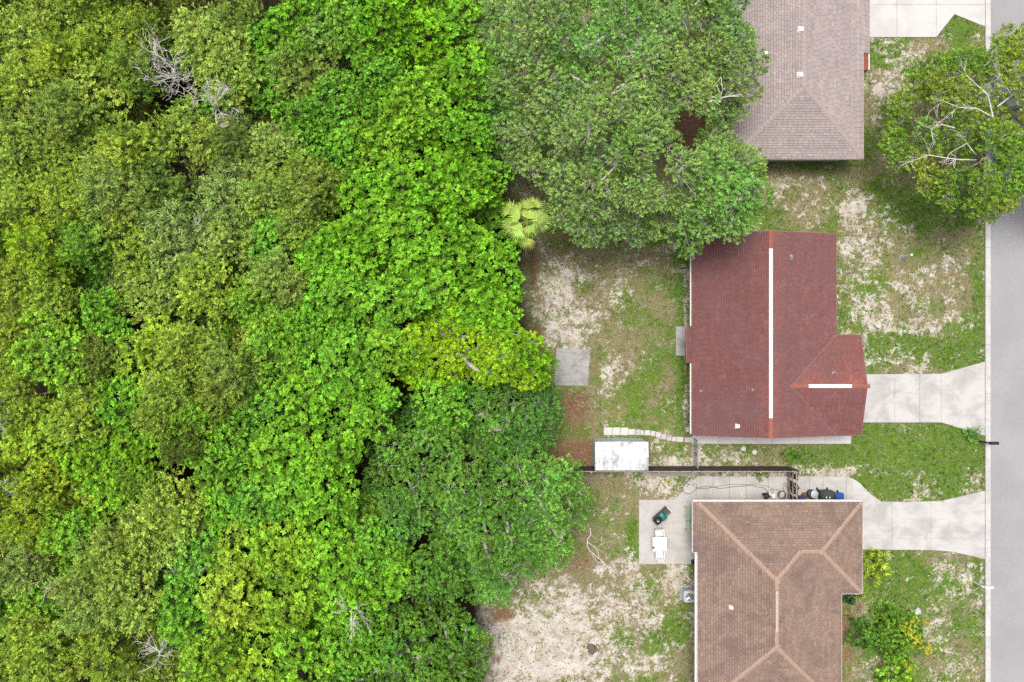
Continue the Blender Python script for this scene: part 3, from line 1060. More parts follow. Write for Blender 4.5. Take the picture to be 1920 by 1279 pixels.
# ---- brown house -----------------------------------------------------------------
br = empty('brown_roof_house', (15.2, -16, 0), label='house with tan brown hipped shingle roof, between the patio and its driveway', cat='house')
RO = Vector((15.2, -16, 0))
xw, xe, yn = 10.98, 19.50, -9.52
xm = (xw + xe) / 2
hs = xm - xw
zr = EZ + s * hs
xwe = 20.74
yws = -14.95
ywm = (yn + yws) / 2
zw = EZ + s * (yn - ywm)
xr0 = xe - (zw - EZ) / s
xr1 = xwe - (yn - ywm)
yps = P(0, 1214, zr)[1]
yS = yps - hs
xj = P(1299.5, 0, EZ)[0]
dj = xw - xj
yj = P(0, 1036, EZ)[1]
planes = [
    [rp(xw, yn, EZ), rp(xm, yn - hs, zr), rp(xr0, ywm, zw), rp(xr1, ywm, zw), rp(xwe, yn, EZ)],
    [rp(xwe, yn, EZ), rp(xr1, ywm, zw), rp(xwe, yws, EZ)],
    [rp(xr0, ywm, zw), rp(xe, yws, EZ), rp(xwe, yws, EZ), rp(xr1, ywm, zw)],
    [rp(xr0, ywm, zw), rp(xm, yn - hs, zr), rp(xm, yps, zr), rp(xe, yS, EZ), rp(xe, yws, EZ)],
    [rp(xw, yn, EZ), rp(xw, yS, EZ), rp(xm, yps, zr), rp(xm, yn - hs, zr)],
    [rp(xw, yS, EZ), rp(xe, yS, EZ), rp(xm, yps, zr)],
    [rp(xj, yn, EZ - s * dj), rp(xj, yj, EZ - s * dj), rp(xw, yj, EZ), rp(xw, yn, EZ)],
]
dk, sh = MB(), MB()
for i, pl in enumerate(planes):
    deck(dk, pl)
    roof_slope(sh, pl, seed=i + 41, var=.085)
broof = dk.build('roof', M_dark_deck, br)
sh.build('shingles', M_sh_brown, broof, kind='stuff')
fb = MB()
for a, b, o in (((xj, yj, EZ - s * dj), (xj, yn, EZ - s * dj), (-1, 0)), ((xw, yS, EZ), (xw, yj, EZ), (-1, 0)), ((xj, yn, EZ), (xwe, yn, EZ), (0, 1)), ((xwe, yws, EZ), (xwe, yn, EZ), (1, 0)),
                ((xe, yws, EZ), (xwe, yws, EZ), (0, -1)), ((xe, yS, EZ), (xe, yws, EZ), (1, 0)), ((xw, yS, EZ), (xe, yS, EZ), (0, -1)), ((xj, yj, EZ - s * dj), (xw, yj, EZ), (0, -1))):
    board(fb, rp(*a), rp(*b), out=o)
fb.build('fascia', M_white, br)
gut = MB()
gx = xw - RO.x
gut.box(gx - .15, gx - .135, yS - RO.y, yj - RO.y - .05, EZ - .16, EZ - .015).box(gx - .135, gx - .035, yS - RO.y, yj - RO.y - .05, EZ - .16, EZ - .145)
gy = yn - RO.y
gut.box(xj - RO.x, xwe - RO.x, gy + .10, gy + .115, EZ - .15, EZ - .02).box(xj - RO.x, xwe - RO.x, gy + .035, gy + .10, EZ - .15, EZ - .135)
gut.build('gutter', M_white, br)
MB().prism([rp(xw + .4, yn - .4, 0)[:2], rp(xwe - .4, yn - .4, 0)[:2], rp(xwe - .4, yws + .4, 0)[:2], rp(xe - .4, yws + .4, 0)[:2], rp(xe - .4, yS + .4, 0)[:2], rp(xw + .4, yS + .4, 0)[:2]], -.05, EZ - .06).build('wall', M_wall_tan, br)
caps(broof, rp(xw + .05, yn - .05, EZ + .015), rp(xm, yn - hs, zr), M_cap_brown, .3)
caps(broof, rp(xr0, ywm, zw), rp(xm, yn - hs, zr), M_cap_brown, .3)
caps(broof, rp(xr0, ywm, zw), rp(xr1, ywm, zw), M_cap_brown, .3)
caps(broof, rp(xwe - .05, yn - .05, EZ + .015), rp(xr1, ywm, zw), M_cap_brown, .3)
caps(broof, rp(xwe - .05, yws + .05, EZ + .015), rp(xr1, ywm, zw), M_cap_brown, .3)
caps(broof, rp(xw + .05, yS + .05, EZ + .015), rp(xm, yps, zr), M_cap_brown, .3)
caps(broof, rp(xe - .05, yS + .05, EZ + .015), rp(xm, yps, zr), M_cap_brown, .3)
v0, v1 = P(0, 1107, zr)[1], P(0, 1184, zr)[1]
ridge_vent(broof, rp(xm, v1, zr + .02), rp(xm, v0, zr + .02), plain('pinkish_vent_metal', (.52, .40, .34), .5), .085, .3, .05)
caps(broof, rp(xm, v0 + .02, zr), rp(xm, yn - hs, zr), M_cap_brown, .3)
caps(broof, rp(xm, yps, zr), rp(xm, v1 - .02, zr), M_cap_brown, .3)
x, y = P(1372, 1140, 3.3)
box_vent(broof, x - RO.x, y - RO.y, EZ + s * (x - xw), .2, .2, .2)
x, y = P(1405, 982, 3.2)
vent_pipe(broof, x - RO.x, y - RO.y, EZ + s * (yn - y), M_cap_brown, .04, .35)
x, y = P(1438, 1151, 3.7)
vent_pipe(broof, x - RO.x, y - RO.y, EZ + s * (x - xw), M_cap_brown, .04, .35)
window(br, xw + .39 - RO.x, -18.4 - RO.y, 1.5, 1.4, 1.1, -1, 0)
door(br, xw + .39 - RO.x, -11.2 - RO.y, 1.8, 2.05, -1, 0, M_white)
window(br, 14.2 - RO.x, yn - .39 - RO.y, 1.5, 1.0, 1.0, 0, 1)
garage_door(br, xwe - .39 - RO.x, ywm - RO.y, 2.6, 2.1, 1, 0)
window(br, xe - .39 - RO.x, -17.5 - RO.y, 1.5, 1.5, 1.1, 1, 0)

# ------------------------------------------------------------------ shed
sx0, sy1 = P(1110.5, 822)
sx1, sy0 = P(1203.5, 870.5)
shed = empty('garden_shed', ((sx0 + sx1) / 2, (sy0 + sy1) / 2, 0), label='white metal garden shed with stained low roof, against the wooden fence', cat='shed')
hw, hd, hz = (sx1 - sx0) / 2, (sy1 - sy0) / 2, 2.05
body = MB().box(-hw, hw, -hd, hd, 0, hz)
wall = body.build('wall', M_shed_wall, shed)
for k in range(4):
    x0 = -hw + .02 + k * (2 * hw - .04) / 4
    MB().bbox(x0 + .012, x0 + (2 * hw - .04) / 4 - .012, hd + .003, hd + .028, .04, hz - .04, .006).build('wall_panel', M_shed_wall, wall)
for k in range(2):
    y0 = -hd + .02 + k * (hd - .02)
    MB().bbox(-hw - .028, -hw - .003, y0 + .012, y0 + hd - .032, .04, hz - .04, .006).build('wall_panel', M_shed_wall, wall)
rise = .14
for sgn in (1, -1):
    for k in range(6):
        x0 = -hw - .05 + k * (2 * hw + .1) / 6
        x1 = x0 + (2 * hw + .1) / 6 - .01
        m = MB()
        y_e, y_r = sgn * (hd + .05), sgn * .012
        vs = []
        for x in (x0, x0 + .03, x0 + .05, x1 - .05, x1 - .03, x1):
            zz = .018 if x in (x0, x0 + .03, x1 - .03, x1) else 0
            vs += [(x, y_e, hz + .012 + zz), (x, y_r, hz + rise + zz)]
        fs = []
        for i in range(5):
            q = (2 * i, 2 * i + 2, 2 * i + 3, 2 * i + 1)
            fs.append(q if sgn < 0 else q[::-1])
        n = len(vs)
        vs += [(v[0], v[1], v[2] - .02) for v in vs]
        fs += [tuple(i + n for i in f[::-1]) for f in fs]
        fs += [(0, 1, n + 1, n), (n - 2, 2 * n - 2, 2 * n - 1, n - 1)]
        fs += [(2 * i, n + 2 * i, n + 2 * i + 2, 2 * i + 2) for i in range(5)] + [(2 * i + 1, 2 * i + 3, n + 2 * i + 3, n + 2 * i + 1) for i in range(5)]
        m.add(vs, fs)
        m.build('roof_panel', M_shed, shed)
MB().box(-hw - .055, hw + .055, -.07, .07, hz + rise + .005, hz + rise + .035).build('roof_ridge', M_shed, shed)
MB().box(-.5, .5, hd + .03, hd + .05, .06, hz - .1).build('door', M_shed_wall, shed)

# ------------------------------------------------------------------ wooden privacy fence and gate
fx0, fy = P(1040, 874.5)
fx1 = P(1474.5, 874.5)[0]
fence = empty('privacy_fence', (fx0, fy, 0), label='dark brown wooden plank fence between the red and the brown roof yards', cat='fence')
L = fx1 - fx0
plank = []
for k in range(4):
    h = 1.75 + (k - 1.5) * .012
    m = MB()
    m.add([(0, 0, 0), (.135, 0, 0), (.135, .02, 0), (0, .02, 0), (0, 0, h - .04), (.135, 0, h - .04), (.135, .02, h - .04), (0, .02, h - .04), (.03, 0, h), (.105, 0, h), (.105, .02, h), (.03, .02, h)],
          [(3, 2, 1, 0), (8, 9, 10, 11), (0, 1, 5, 4), (2, 3, 7, 6), (1, 2, 6, 5), (3, 0, 4, 7), (4, 5, 9, 8), (6, 7, 11, 10), (5, 6, 10, 9), (7, 4, 8, 11)])
    plank.append(m.mesh('plank', M_wood_dk))
x = 0
while x < L - .1:
    link('plank', plank[rnd.randrange(4)], fence, (x, rnd.uniform(-.008, .008), 0), (rnd.uniform(-.012, .012), rnd.uniform(-.01, .01), rnd.uniform(-.02, .02)))
    x += .145
for z in (.35, 1.0, 1.62):
    MB().bbox(0, L, -.075, -.012, z, z + .08, .005).build('rail', M_wood_gr, fence)
for k in range(8):
    MB().bbox(-.045, .045, -.17, -.078, -.1, 1.72, .006).build('post', M_wood_gr, fence, (.06 + k * (L - .15) / 7, 0, 0))
gx, gy_ = P(1477, 876)
gL = 2.0
gate = empty('wooden_gate', (gx, gy_, 0), label='dark wooden gate with pale braces beside the brown roof house, joining the plank fence', cat='gate')
y = 0
while y < gL - .1:
    if int(y / .145) % 6 != 4:
        link('plank', plank[rnd.randrange(4)], gate, (.02 + rnd.uniform(-.006, .006), -y - .14, 0), (0, rnd.uniform(-.02, .02), math.pi / 2 + rnd.uniform(-.02, .02)))
    y += .145
for z in (.3, .95, 1.58):
    MB().bbox(-.075, -.006, -gL, 0, z, z + .09, .005).build('rail', M_wood_gr, gate)
for y0, y1 in ((-.05, -gL / 2 + .05), (-gL / 2 - .05, -gL + .05)):
    MB().tube([(-.10, y0, .34), (-.10, y1, 1.6)], .03, 4).build('brace', M_wood_gr, gate)
for y in (.02, -gL / 2, -gL - .02):
    MB().bbox(-.05, .05, y - .05, y + .05, -.1, 1.84, .006, Matrix.Translation((.10, 0, 0))).build('post', M_wood_gr, gate)

# chain link gate by the red house
cx, cy = P(1300, 822)
_, cy2 = P(1300, 873)
cl = empty('chain_link_gate', (cx, cy, 0), label='grey chain link gate from the red roof house corner to the plank fence', cat='gate')
Lc = cy - cy2
for y in (0, -Lc * .52, -Lc + .05):
    MB().tube([(0, y, -.1), (0, y, 1.28)], .03, 8).build('post', M_metal, cl)
for z in (.08, 1.22):
    MB().tube([(0, 0, z), (0, -Lc + .05, z)], .021, 8).build('rail', M_metal, cl)
wi = MB()
q = 0.0
while q < Lc + 1.2:
    for sg in (0, 1):
        y0, z0, y1, z1 = -q, .1, -q + 1.1, 1.2
        if sg: z0, z1 = z1, z0
        ya, yb = y0, y1
        if ya < -Lc + .05:
            t = (-Lc + .05 - y0) / (y1 - y0)
            z0 = z0 + (z1 - z0) * t
            ya = -Lc + .05
        if yb > 0:
            t = (0 - y1) / (y0 - y1)
            z1 = z1 + (z0 - z1) * t
            yb = 0
        if yb - ya > .05: wi.tube([(0, ya, z0), (0, yb, z1)], .0035, 3, False)
    q += .075
wi.build('wire_mesh', M_metal, cl, kind='stuff')

# ------------------------------------------------------------------ small things
def chair(label, x, y, rz, mat, group):
    c = empty('garden_chair', (x, y, .05), rz, label=label, cat='chair', group=group)
    seat = MB()
    for k in range(6):
        seat.bbox(-.21, .21, -.2 + k * .07, -.145 + k * .07, .405, .425, .006)
    seat.box(-.225, -.212, -.21, .22, .395, .43).box(.212, .225, -.21, .22, .395, .43)
    seat.build('seat', mat, c)
    back = MB()
    for k in range(6):
        t = k / 5
        back.box(-.20, .20, -.235 - t * .09 - .008, -.235 - t * .09 + .008, .47 + t * .38, .52 + t * .38)
    for sx in (-.22, .22):
        back.tube([(sx, -.22, .42), (sx, -.345, .93)], .018, 6)
    back.build('backrest', mat, c)
    for sx in (-1, 1):
        MB().bbox(sx * .25 - .028, sx * .25 + .028, -.24, .22, .62, .645, .01).build('armrest', mat, c)
        for sy, top in ((.2, .62), (-.2, .44)):
            MB().tube([(sx * .27, sy * 1.15, 0), (sx * .245, sy, top)], .02, 6).build('leg', mat, c)
    return c


def Zp(x, y, sc=.125, ox=1180, oy=920):
    return ox + x * sc, oy + y * sc


G = 'white plastic chairs at the patio table'
x, y = P(*Zp(452, 640), .5)
chair('white plastic chair behind the patio table, beside the grill', x, y, math.pi + .08, M_white_pl, G)
x, y = P(*Zp(456, 975), .5)
chair('white plastic chair tucked under the patio table, on the side away from the grill', x, y + .05, -.03, M_white_pl, G)
G = 'pale green chairs under the eave'
x, y = P(*Zp(905, 325), .5)
chair('pale green chair under the brown roof eave, closer to the side yard', x, y, math.pi / 2, M_green_pl, G)
x, y = P(*Zp(915, 535), .5)
chair('pale green chair under the brown roof eave, closer to the patio table', x, y, math.pi / 2 - .15, M_green_pl, G)

x, y = P(*Zp(455, 805), .72)
tb = empty('patio_table', (x, y, .05), .02, label='square white plastic table on the concrete patio', cat='table')
MB().bbox(-.44, .44, -.44, .44, .665, .70, .02).build('tabletop', M_white_pl, tb)
for sx in (-1, 1):
    for sy in (-1, 1):
        MB().tube([(sx * .38, sy * .38, 0), (sx * .36, sy * .36, .664)], [.024, .032], 8).build('leg', M_white_pl, tb)
px_, py_ = P(*Zp(365, 855), .8)
MB().lathe([(.035, .752), (.06, .757), (.065, .81), (.05, .815), (.045, .77)], 14).build('ashtray', M_black, None, (px_, py_, 0), label='small black pot on the edge of the white patio table', cat='pot')
px_, py_ = P(*Zp(947, 1053))
MB().lathe([(.09, .052), (.12, .07), (.14, .30), (.12, .31), (.10, .20)], 16).build('flower_pot', M_black, None, (px_, py_, 0), label='black pot standing at the patio corner by the house wall', cat='pot')

# grill: black round firebox on a square tray, teal chamber, slatted shelf
x, y = P(*Zp(490, 388), .8)
gr = empty('barbecue_grill', (x, y, .05), math.radians(42), label='black and teal barbecue grill with slatted side shelf, angled on the patio', cat='grill')
MB().bbox(-.60, -.16, -.23, .23, .74, .77, .01).build('tray', M_black, gr)
MB().lathe([(.14, .772), (.215, .80), (.225, .88), (.19, .97), (.10, 1.02), (.03, 1.035)], 20, Matrix.Translation((-.36, 0, 0))).build('lid', M_black, gr, smooth=True)
for dx, dy in ((-.41, .03), (-.34, -.025)):
    MB().lathe([(.03, 1.01), (.034, 1.035), (.02, 1.055)], 10, Matrix.Translation((dx, dy, 0))).build('knob', M_white_pl, gr)
MB().lathe([(.02, -.24), (.19, -.235), (.2, -.22), (.2, .22), (.19, .235), (.02, .24)], 18, Matrix.Translation((.04, 0, .80)) @ Matrix.Rotation(math.pi / 2, 4, 'X')).build('cooking_chamber', M_teal, gr, smooth=True)
MB().bbox(-.145, -.125, -.15, .15, .70, .84, .005).build('bracket', M_metal_dk, gr)
for k in range(6):
    MB().bbox(.26 + k * .058, .308 + k * .058, -.2, .2, .735, .757, .004).build('slat', M_metal_dk, gr)
MB().bbox(.61, .645, -.22, .22, .72, .77, .006).build('shelf_rim', M_white_pl, gr)
for sx in (-.5, .56):
    for sy in (-.17, .17):
        MB().tube([(sx, sy, 0), (sx * .95, sy, .735)], .016, 6).build('leg', M_metal_dk, gr)
MB().bbox(-.5, .56, -.19, .19, .22, .24, .005).build('lower_shelf', M_metal_dk, gr)
MB().tube([(.0, .22, .95), (.0, .34, .99), (.1, .34, .99), (.1, .22, .95)], .012, 6).build('handle', M_metal_dk, gr)

# air conditioner
x, y = P(1287.5, 1111)
ac = empty('air_conditioner', (x, y, 0), label='pale blue grey air conditioner unit by the brown roof house wall', cat='air conditioner')
MB().bbox(-.42, .42, -.45, .45, -.02, .07, .02).build('base_slab', M_conc_grey, ac)
MB().bbox(-.34, .34, -.36, .36, .072, .85, .05).build('casing', M_ac, ac)
for k in range(9):
    MB().box(-.355, -.342, -.29, .29, .16 + k * .07, .19 + k * .07).build('louvre', M_ac, ac)
MB().lathe([(.27, .845), (.29, .852), (.29, .87), (.25, .872), (.25, .853)], 24).build('fan_ring', M_ac, ac)
MB().lathe([(.245, .851), (.245, .856)], 24).build('fan_well', M_metal_dk, ac)
for k in range(5):
    M = Matrix.Rotation(k * 2 * math.pi / 5, 4, 'Z') @ Matrix.Translation((.13, 0, .865)) @ Matrix.Rotation(.3, 4, 'X')
    MB().box(-.09, .09, -.05, .05, -.004, .004, M).build('fan_blade', M_metal, ac)
MB().lathe([(.05, .857), (.05, .885)], 12).build('fan_hub', M_metal_dk, ac)
gg = MB()
for r in (.10, .17, .23):
    gg.tube([(r * math.cos(a * .349), r * math.sin(a * .349), .892) for a in range(19)], .004, 4)
for k in range(8):
    a = k * math.pi / 4
    gg.tube([(.03 * math.cos(a), .03 * math.sin(a), .892), (.26 * math.cos(a), .26 * math.sin(a), .88)], .004, 4)
gg.build('fan_guard', M_ac, ac)

# wheelie bins
def bin_(px, py, mat, label, hh=1.05, w=.58, d=.62):
    x, y = P(px, py, hh)
    b = empty('wheelie_bin', (x, y, .045), label=label, cat='bin', group='bins on the side yard')
    m = MB()
    vs = []
    for z, sx, sy in ((.06, w * .40, d * .38), (hh - .12, w * .5, d * .48), (hh - .08, w * .52, d * .5)):
        vs += [(-sx, -sy, z), (sx, -sy, z), (sx, sy, z), (-sx, sy, z)]
    m.add(vs, [(3, 2, 1, 0), (8, 9, 10, 11)] + [(k + i, k + (i + 1) % 4, k + 4 + (i + 1) % 4, k + 4 + i) for k in (0, 4) for i in range(4)])
    m.build('body', mat, b)
    lid = MB().bbox(-w * .54, w * .54, -d * .53, d * .50, hh - .078, hh - .03, .02)
    lid.bbox(-w * .42, w * .42, -d * .40, d * .36, hh - .028, hh, .02)
    lid.build('lid', mat, b)
    MB().tube([(-w * .4, d * .56, hh - .1), (w * .4, d * .56, hh - .1)], .02, 8).build('handle', mat, b)
    for sx in (-1, 1):
        MB().lathe([(.10, -.03), (.11, -.02), (.11, .02), (.10, .03)], 14, Matrix.Translation((sx * w * .42, d * .42, .11)) @ Matrix.Rotation(math.pi / 2, 4, 'Y')).build('wheel', M_black, b)
    return b


b1 = bin_(1552.5, 931, plain('charcoal_plastic', (.035, .037, .042), .5), 'charcoal wheelie bin standing beside the blue bin', 1.05, .74, .66)
for dx in (-.10, .10):
    MB().box(dx - .03, dx + .03, -.12, .0, 1.052, 1.056).build('sticker', M_white_pl, b1)
b2 = bin_(1574.5, 934.5, M_blue, 'blue recycling bin with white print on its lid', .98, .50, .60)
MB().box(-.15, .15, -.2, -.05, .982, .986).build('lid_print', M_white_pl, b2)

# clutter between the gate and the bins
x, y = P(1524, 927, .5)
tubm = empty('steel_tub', (x, y, .045), label='round grey steel tub with a pale lid, between the gate and the bins', cat='tub')
MB().lathe([(.20, 0), (.25, .05), (.27, .46), (.29, .48), (.27, .49), (.24, .40)], 20).build('body', M_metal_dk, tubm)
MB().lathe([(.255, .492), (.25, .515), (.12, .55), (.03, .56)], 20, Matrix.Translation((.04, .01, 0)) @ Matrix.Rotation(.12, 4, 'Y')).build('lid', M_ac, tubm)
x, y = P(1510, 929, .3)
MB().lathe([(.12, .045), (.15, .06), (.2, .33), (.18, .34), (.15, .2)], 14).build('clay_pot', M_brown_pl, None, (x, y, 0), label='brown clay pot on the paving beside the wooden gate', cat='pot')
x, y = P(1504, 936, .3)
MB().bbox(-.16, .16, -.2, .2, .045, .38, .03).build('storage_crate', plain('dark_blue_plastic', (.03, .045, .11), .5), None, (x, y, 0), (0, 0, .2), label='dark blue crate on the paving at the foot of the gate', cat='crate')
x, y = P(1533, 936, .3)
MB().lathe([(.10, .045), (.12, .06), (.13, .33), (.115, .335), (.1, .2)], 14).build('bucket', M_white_pl, None, (x, y, 0), label='small white bucket next to the grey steel tub', cat='bucket')
x, y = P(1539, 934, .15)
MB().lathe([(.07, .045), (.08, .06), (.085, .2), (.03, .24), (.03, .28)], 12).build('jug', M_white_pl, None, (x, y, 0), label='white jug lying low between the bucket and the charcoal bin', cat='jug')


def Zh(x, y): return 1270 + x * .1198, 870 + y * .1198


def hose(pts, r, mat, **kw):
    p3 = [Vector(P(*Zh(*p)) + (.062,)) for p in pts]
    out = []
    for i in range(len(p3) - 1):
        a, b, c, d = p3[max(i - 1, 0)], p3[i], p3[i + 1], p3[min(i + 2, len(p3) - 1)]
        for k in range(5):
            t = k / 5
            out.append(.5 * ((2 * b) + (c - a) * t + (2 * a - 5 * b + 4 * c - d) * t * t + (3 * b - a - 3 * c + d) * t ** 3))
    out.append(p3[-1])
    return MB().tube(out, r, 6).build('garden_hose', mat, None, **kw)


hose([(215, 205), (170, 255), (130, 290), (80, 370), (110, 440), (180, 465), (260, 425), (300, 385), (450, 378), (560, 360), (680, 380), (850, 355), (1000, 345), (1150, 335), (1260, 360), (1350, 375), (1430, 460)], .017, M_hose,
     label='dark hose looping over the side yard and running to the pressure washer', cat='hose')
hose([(115, 215), (140, 300), (240, 335), (245, 310), (270, 305), (300, 335), (290, 365), (360, 360), (480, 345), (560, 358), (700, 336), (830, 318), (950, 316), (1100, 321), (1220, 312), (1300, 330), (1400, 345), (1470, 385), (1500, 420), (1490, 445), (1460, 435), (1480, 395), (1590, 402)], .015, plain('tan_hose_rubber', (.17, .15, .12), .6),
     label='thin tan hose running along the dark hose to the coiled hose', cat='hose')
co = []
for k in range(70):
    a = k * .42
    r = 62 + 9 * math.sin(k * .9) - k * .25
    co.append((1630 + r * math.cos(a), 480 + r * 1.15 * math.sin(a)))
co = [(1640, 330), (1660, 292), (1690, 300), (1680, 340), (1650, 372)] + co
hose(co, .016, M_hose, label='grey hose lying in a loose coil beside the wooden gate', cat='hose')
x, y = P(*Zh(1410, 500), .3)
pw = empty('pressure_washer', (x, y, .045), .5, label='small black and white pressure washer by the brown roof house wall', cat='pressure washer')
MB().bbox(-.22, .14, -.16, .16, .10, .32, .04).build('motor_housing', M_black, pw)
MB().bbox(.142, .26, -.12, .12, .10, .26, .03).build('pump_cover', M_white_pl, pw)
for sy in (-.19, .19):
    MB().lathe([(.10, -.025), (.11, -.015), (.11, .015), (.10, .025)], 14, Matrix.Translation((-.12, sy, .11)) @ Matrix.Rotation(math.pi / 2, 4, 'X')).build('wheel', M_black, pw)
MB().tube([(-.2, -.13, .3), (-.34, -.13, .62), (-.34, .13, .62), (-.2, .13, .3)], .015, 6).build('handle', M_metal, pw)
x, y = P(*Zh(1510, 505), .2)
MB().bbox(-.13, .13, -.15, .15, .045, .22, .02).build('plastic_tub', M_white_pl, None, (x, y, 0), (0, 0, .15), label='small white tub beside the pressure washer', cat='tub')
x, y = P(*Zh(1005, 480), .05)
MB().bbox(-.08, .08, -.16, .16, .045, .10, .01).build('paving_block', M_conc_new, None, (x, y, 0), (0, 0, -.25), label='loose white block lying on the side yard paving', cat='block')
x, y = P(*Zh(20, 140))
MB().bbox(-2.0, .75, -.13, .13, 0, .05, .01).build('timber_board', M_wood_gr, None, (x + .3, y - .05, 0), (0, 0, .02), label='weathered grey board on the ground along the plank fence', cat='board')
x, y = P(1253, 903)
m = MB()
m.tube([(.11 * math.cos(a * .524), .11 * math.sin(a * .524), .035) for a in range(13)], .022, 6)
m.build('plastic_ring', M_yellow, None, (x, y, 0), label='small yellow plastic ring on the sand near the patio', cat='ring')
x, y = P(1290.5, 805)
MB().bbox(-.18, .12, -.16, .16, -.02, .09, .02).build('splash_block', M_conc_new, None, (x, y, 0), (0, 0, .1), label='white splash block at the corner of the red roof house', cat='block')
for px, py, lb in ((1394, 841.5, 'round pale lid set in the ground, farther from the road of two'), (1414.5, 848, 'round pale lid set in the ground, closer to the road of two')):
    x, y = P(px, py)
    m = MB().lathe([(.15, -.05), (.155, .03), (.14, .045), (.05, .05), (.045, .06)], 18)
    m.build('drain_lid', M_conc_new, None, (x, y, 0), label=lb, cat='lid', group='lids beside the red roof house')
x, y = P(1790, 372)
ub = MB().bbox(-.22, .22, -.2, .2, -.05, .06, .02).build('meter_box', M_conc_grey, None, (x, y, 0), (0, 0, .08), label='square grey meter box in the lawn under the roadside oak', cat='meter box')
MB().bbox(-.15, .15, -.13, .13, .062, .075, .005).build('lid', M_metal_dk, ub)
x, y = P(1690, 482)
po = empty('signpost', (x, y, 0), label='slim white post standing in the lawn before the red roof house', cat='post')
MB().bbox(-.045, .045, -.045, .045, -.1, 1.25, .008).build('post', M_white, po)
MB().bbox(-.062, .062, -.062, .062, 1.252, 1.30, .012).build('post_cap', M_white, po)
MB().bbox(-.14, .14, -.14, .14, -.05, .05, .03).build('footing', M_conc_grey, po)


def mailbox(px, py, mat, label, h, post_mat):
    x, y = P(px, py)
    mb = empty('mailbox', (x, y, 0), label=label, cat='mailbox', group='mailboxes at the kerb')
    MB().bbox(-.05, .05, -.05, .05, -.1, h, .008).build('post', post_mat, mb)
    MB().bbox(-.1, .38, -.045, .045, h - .12, h - .03, .006).build('arm', post_mat, mb)
    m = MB()
    prof = [(-.09, 0), (.09, 0), (.09, .12)] + [(.09 * math.cos(a), .12 + .09 * math.sin(a)) for a in (.6, 1.1, 1.57, 2.04, 2.54)] + [(-.09, .12)]
    n = len(prof)
    m.add([(0, p[0], h + p[1]) for p in prof] + [(.5, p[0], h + p[1]) for p in prof], [tuple(range(n - 1, -1, -1)), tuple(range(n, 2 * n))] + [(i, (i + 1) % n, n + (i + 1) % n, n + i) for i in range(n)])
    m.build('box', mat, mb)
    MB().box(.503, .512, -.085, .085, h + .01, h + .19).build('door', mat, mb)
    MB().box(.25, .38, .092, .10, h + .1, h + .15).build('flag', M_brown_pl, mb)


mailbox(1836, 827, M_black, 'black mailbox leaning over the kerb below the red driveway', 1.0, M_metal_dk)
mailbox(1826, 1091, M_white_pl, 'white mailbox on a white post before the brown roof house lawn', 1.0, M_white)

# ladders lying along the wall of the pink house
for (px, py0, py1, w, lb, z, tilt) in ((1352.5, 212, 272, .34, 'wide grey metal ladder lying along the pink roof house wall', .25, .35), (1359.5, 208, 292, .26, 'narrow grey metal ladder beside the wider one at the pink roof house', .45, .5)):
    x, y1 = P(px, py0, z)
    _, y0 = P(px, py1, z)
    ld = empty('ladder', (x, (y0 + y1) / 2, 0), math.radians(2.5), label=lb, cat='ladder', group='ladders by the pink roof house')
    Lh = (y1 - y0) / 2
    M = Matrix.Translation((0, 0, z)) @ Matrix.Rotation(-tilt, 4, 'Y')
    for sx in (-1, 1):
        MB().bbox(sx * w / 2 - .018, sx * w / 2 + .018, -Lh, Lh, -.035, .035, .004, M).build('rail', M_metal, ld)
    k = -Lh + .15
    while k < Lh - .1:
        a, b = M @ Vector((-w / 2, k, 0)), M @ Vector((w / 2, k, 0))
        MB().tube([a, b], .018, 6).build('rung', M_metal, ld)
        k += .27
    for k in (-Lh + .3, Lh - .3):
        MB().box(-.12, .12, k - .08, k + .08, -.02, z - .1).build('support', M_wood_gr, ld)
#FOLIAGE

# ------------------------------------------------------------------ foliage
def unit(v):
    return v / (np.linalg.norm(v, axis=1, keepdims=True) + 1e-9)


def leaves(pos, axis, tone, rng, n=9, L=.05, ln=.16, wd=.06, spread=(.9, 1.45), droop=0.0, lenvar=.3):
    """shoots -> leaf faces. pos, axis: (m,3); tone: (m,3) leaf colour factor. Each leaf is two folded triangles."""
    m = len(pos)
    ax = unit(axis)
    ref = np.where(np.abs(ax[:, 2:3]) < .9, np.array([[0, 0, 1.0]]), np.array([[1.0, 0, 0]]))
    u = unit(np.cross(ax, ref))
    w = np.cross(ax, u)
    A, U, Wv, Pp = (np.repeat(q, n, 0) for q in (ax, u, w, pos))
    N = m * n
    k = np.tile(np.arange(n), m)
    az = np.repeat(rng.uniform(0, 6.283, m), n) + k * 2.399 + rng.normal(0, .25, N)
    t = (k + rng.uniform(0, 1, N)) / n
    base = Pp + A * (t * L)[:, None]
    el = spread[0] + (spread[1] - spread[0]) * (1 - t) + rng.normal(0, .18, N)
    rad = U * np.cos(az)[:, None] + Wv * np.sin(az)[:, None]
    d = rad * np.sin(el)[:, None] + A * np.cos(el)[:, None]
    d[:, 2] -= droop
    d = unit(d)
    ll = ln * rng.uniform(1 - lenvar, 1 + lenvar, N)
    sd = unit(np.cross(d, A) + rng.normal(0, .15, (N, 3)))
    up = np.cross(sd, d)
    ww = (wd * ll / ln)[:, None]
    mid = base + d * (ll * .48)[:, None] - up * ww * .22
    V = np.stack([base, mid + sd * ww * .5, base + d * ll[:, None], mid - sd * ww * .5], 1).reshape(-1, 3)
    V = V.reshape(N, 4, 3)
    V[:, 1] += up * ww * .30
    V[:, 3] += up * ww * .30
    q = np.arange(N) * 4
    T = np.stack([np.stack([q, q + 1, q + 2], 1), np.stack([q, q + 2, q + 3], 1)], 1).reshape(-1, 3)
    c = np.repeat(tone, n, 0) * rng.uniform(.82, 1.18, (N, 1))
    C = np.repeat(c, 4, 0)
    return V.reshape(-1, 3), T, C


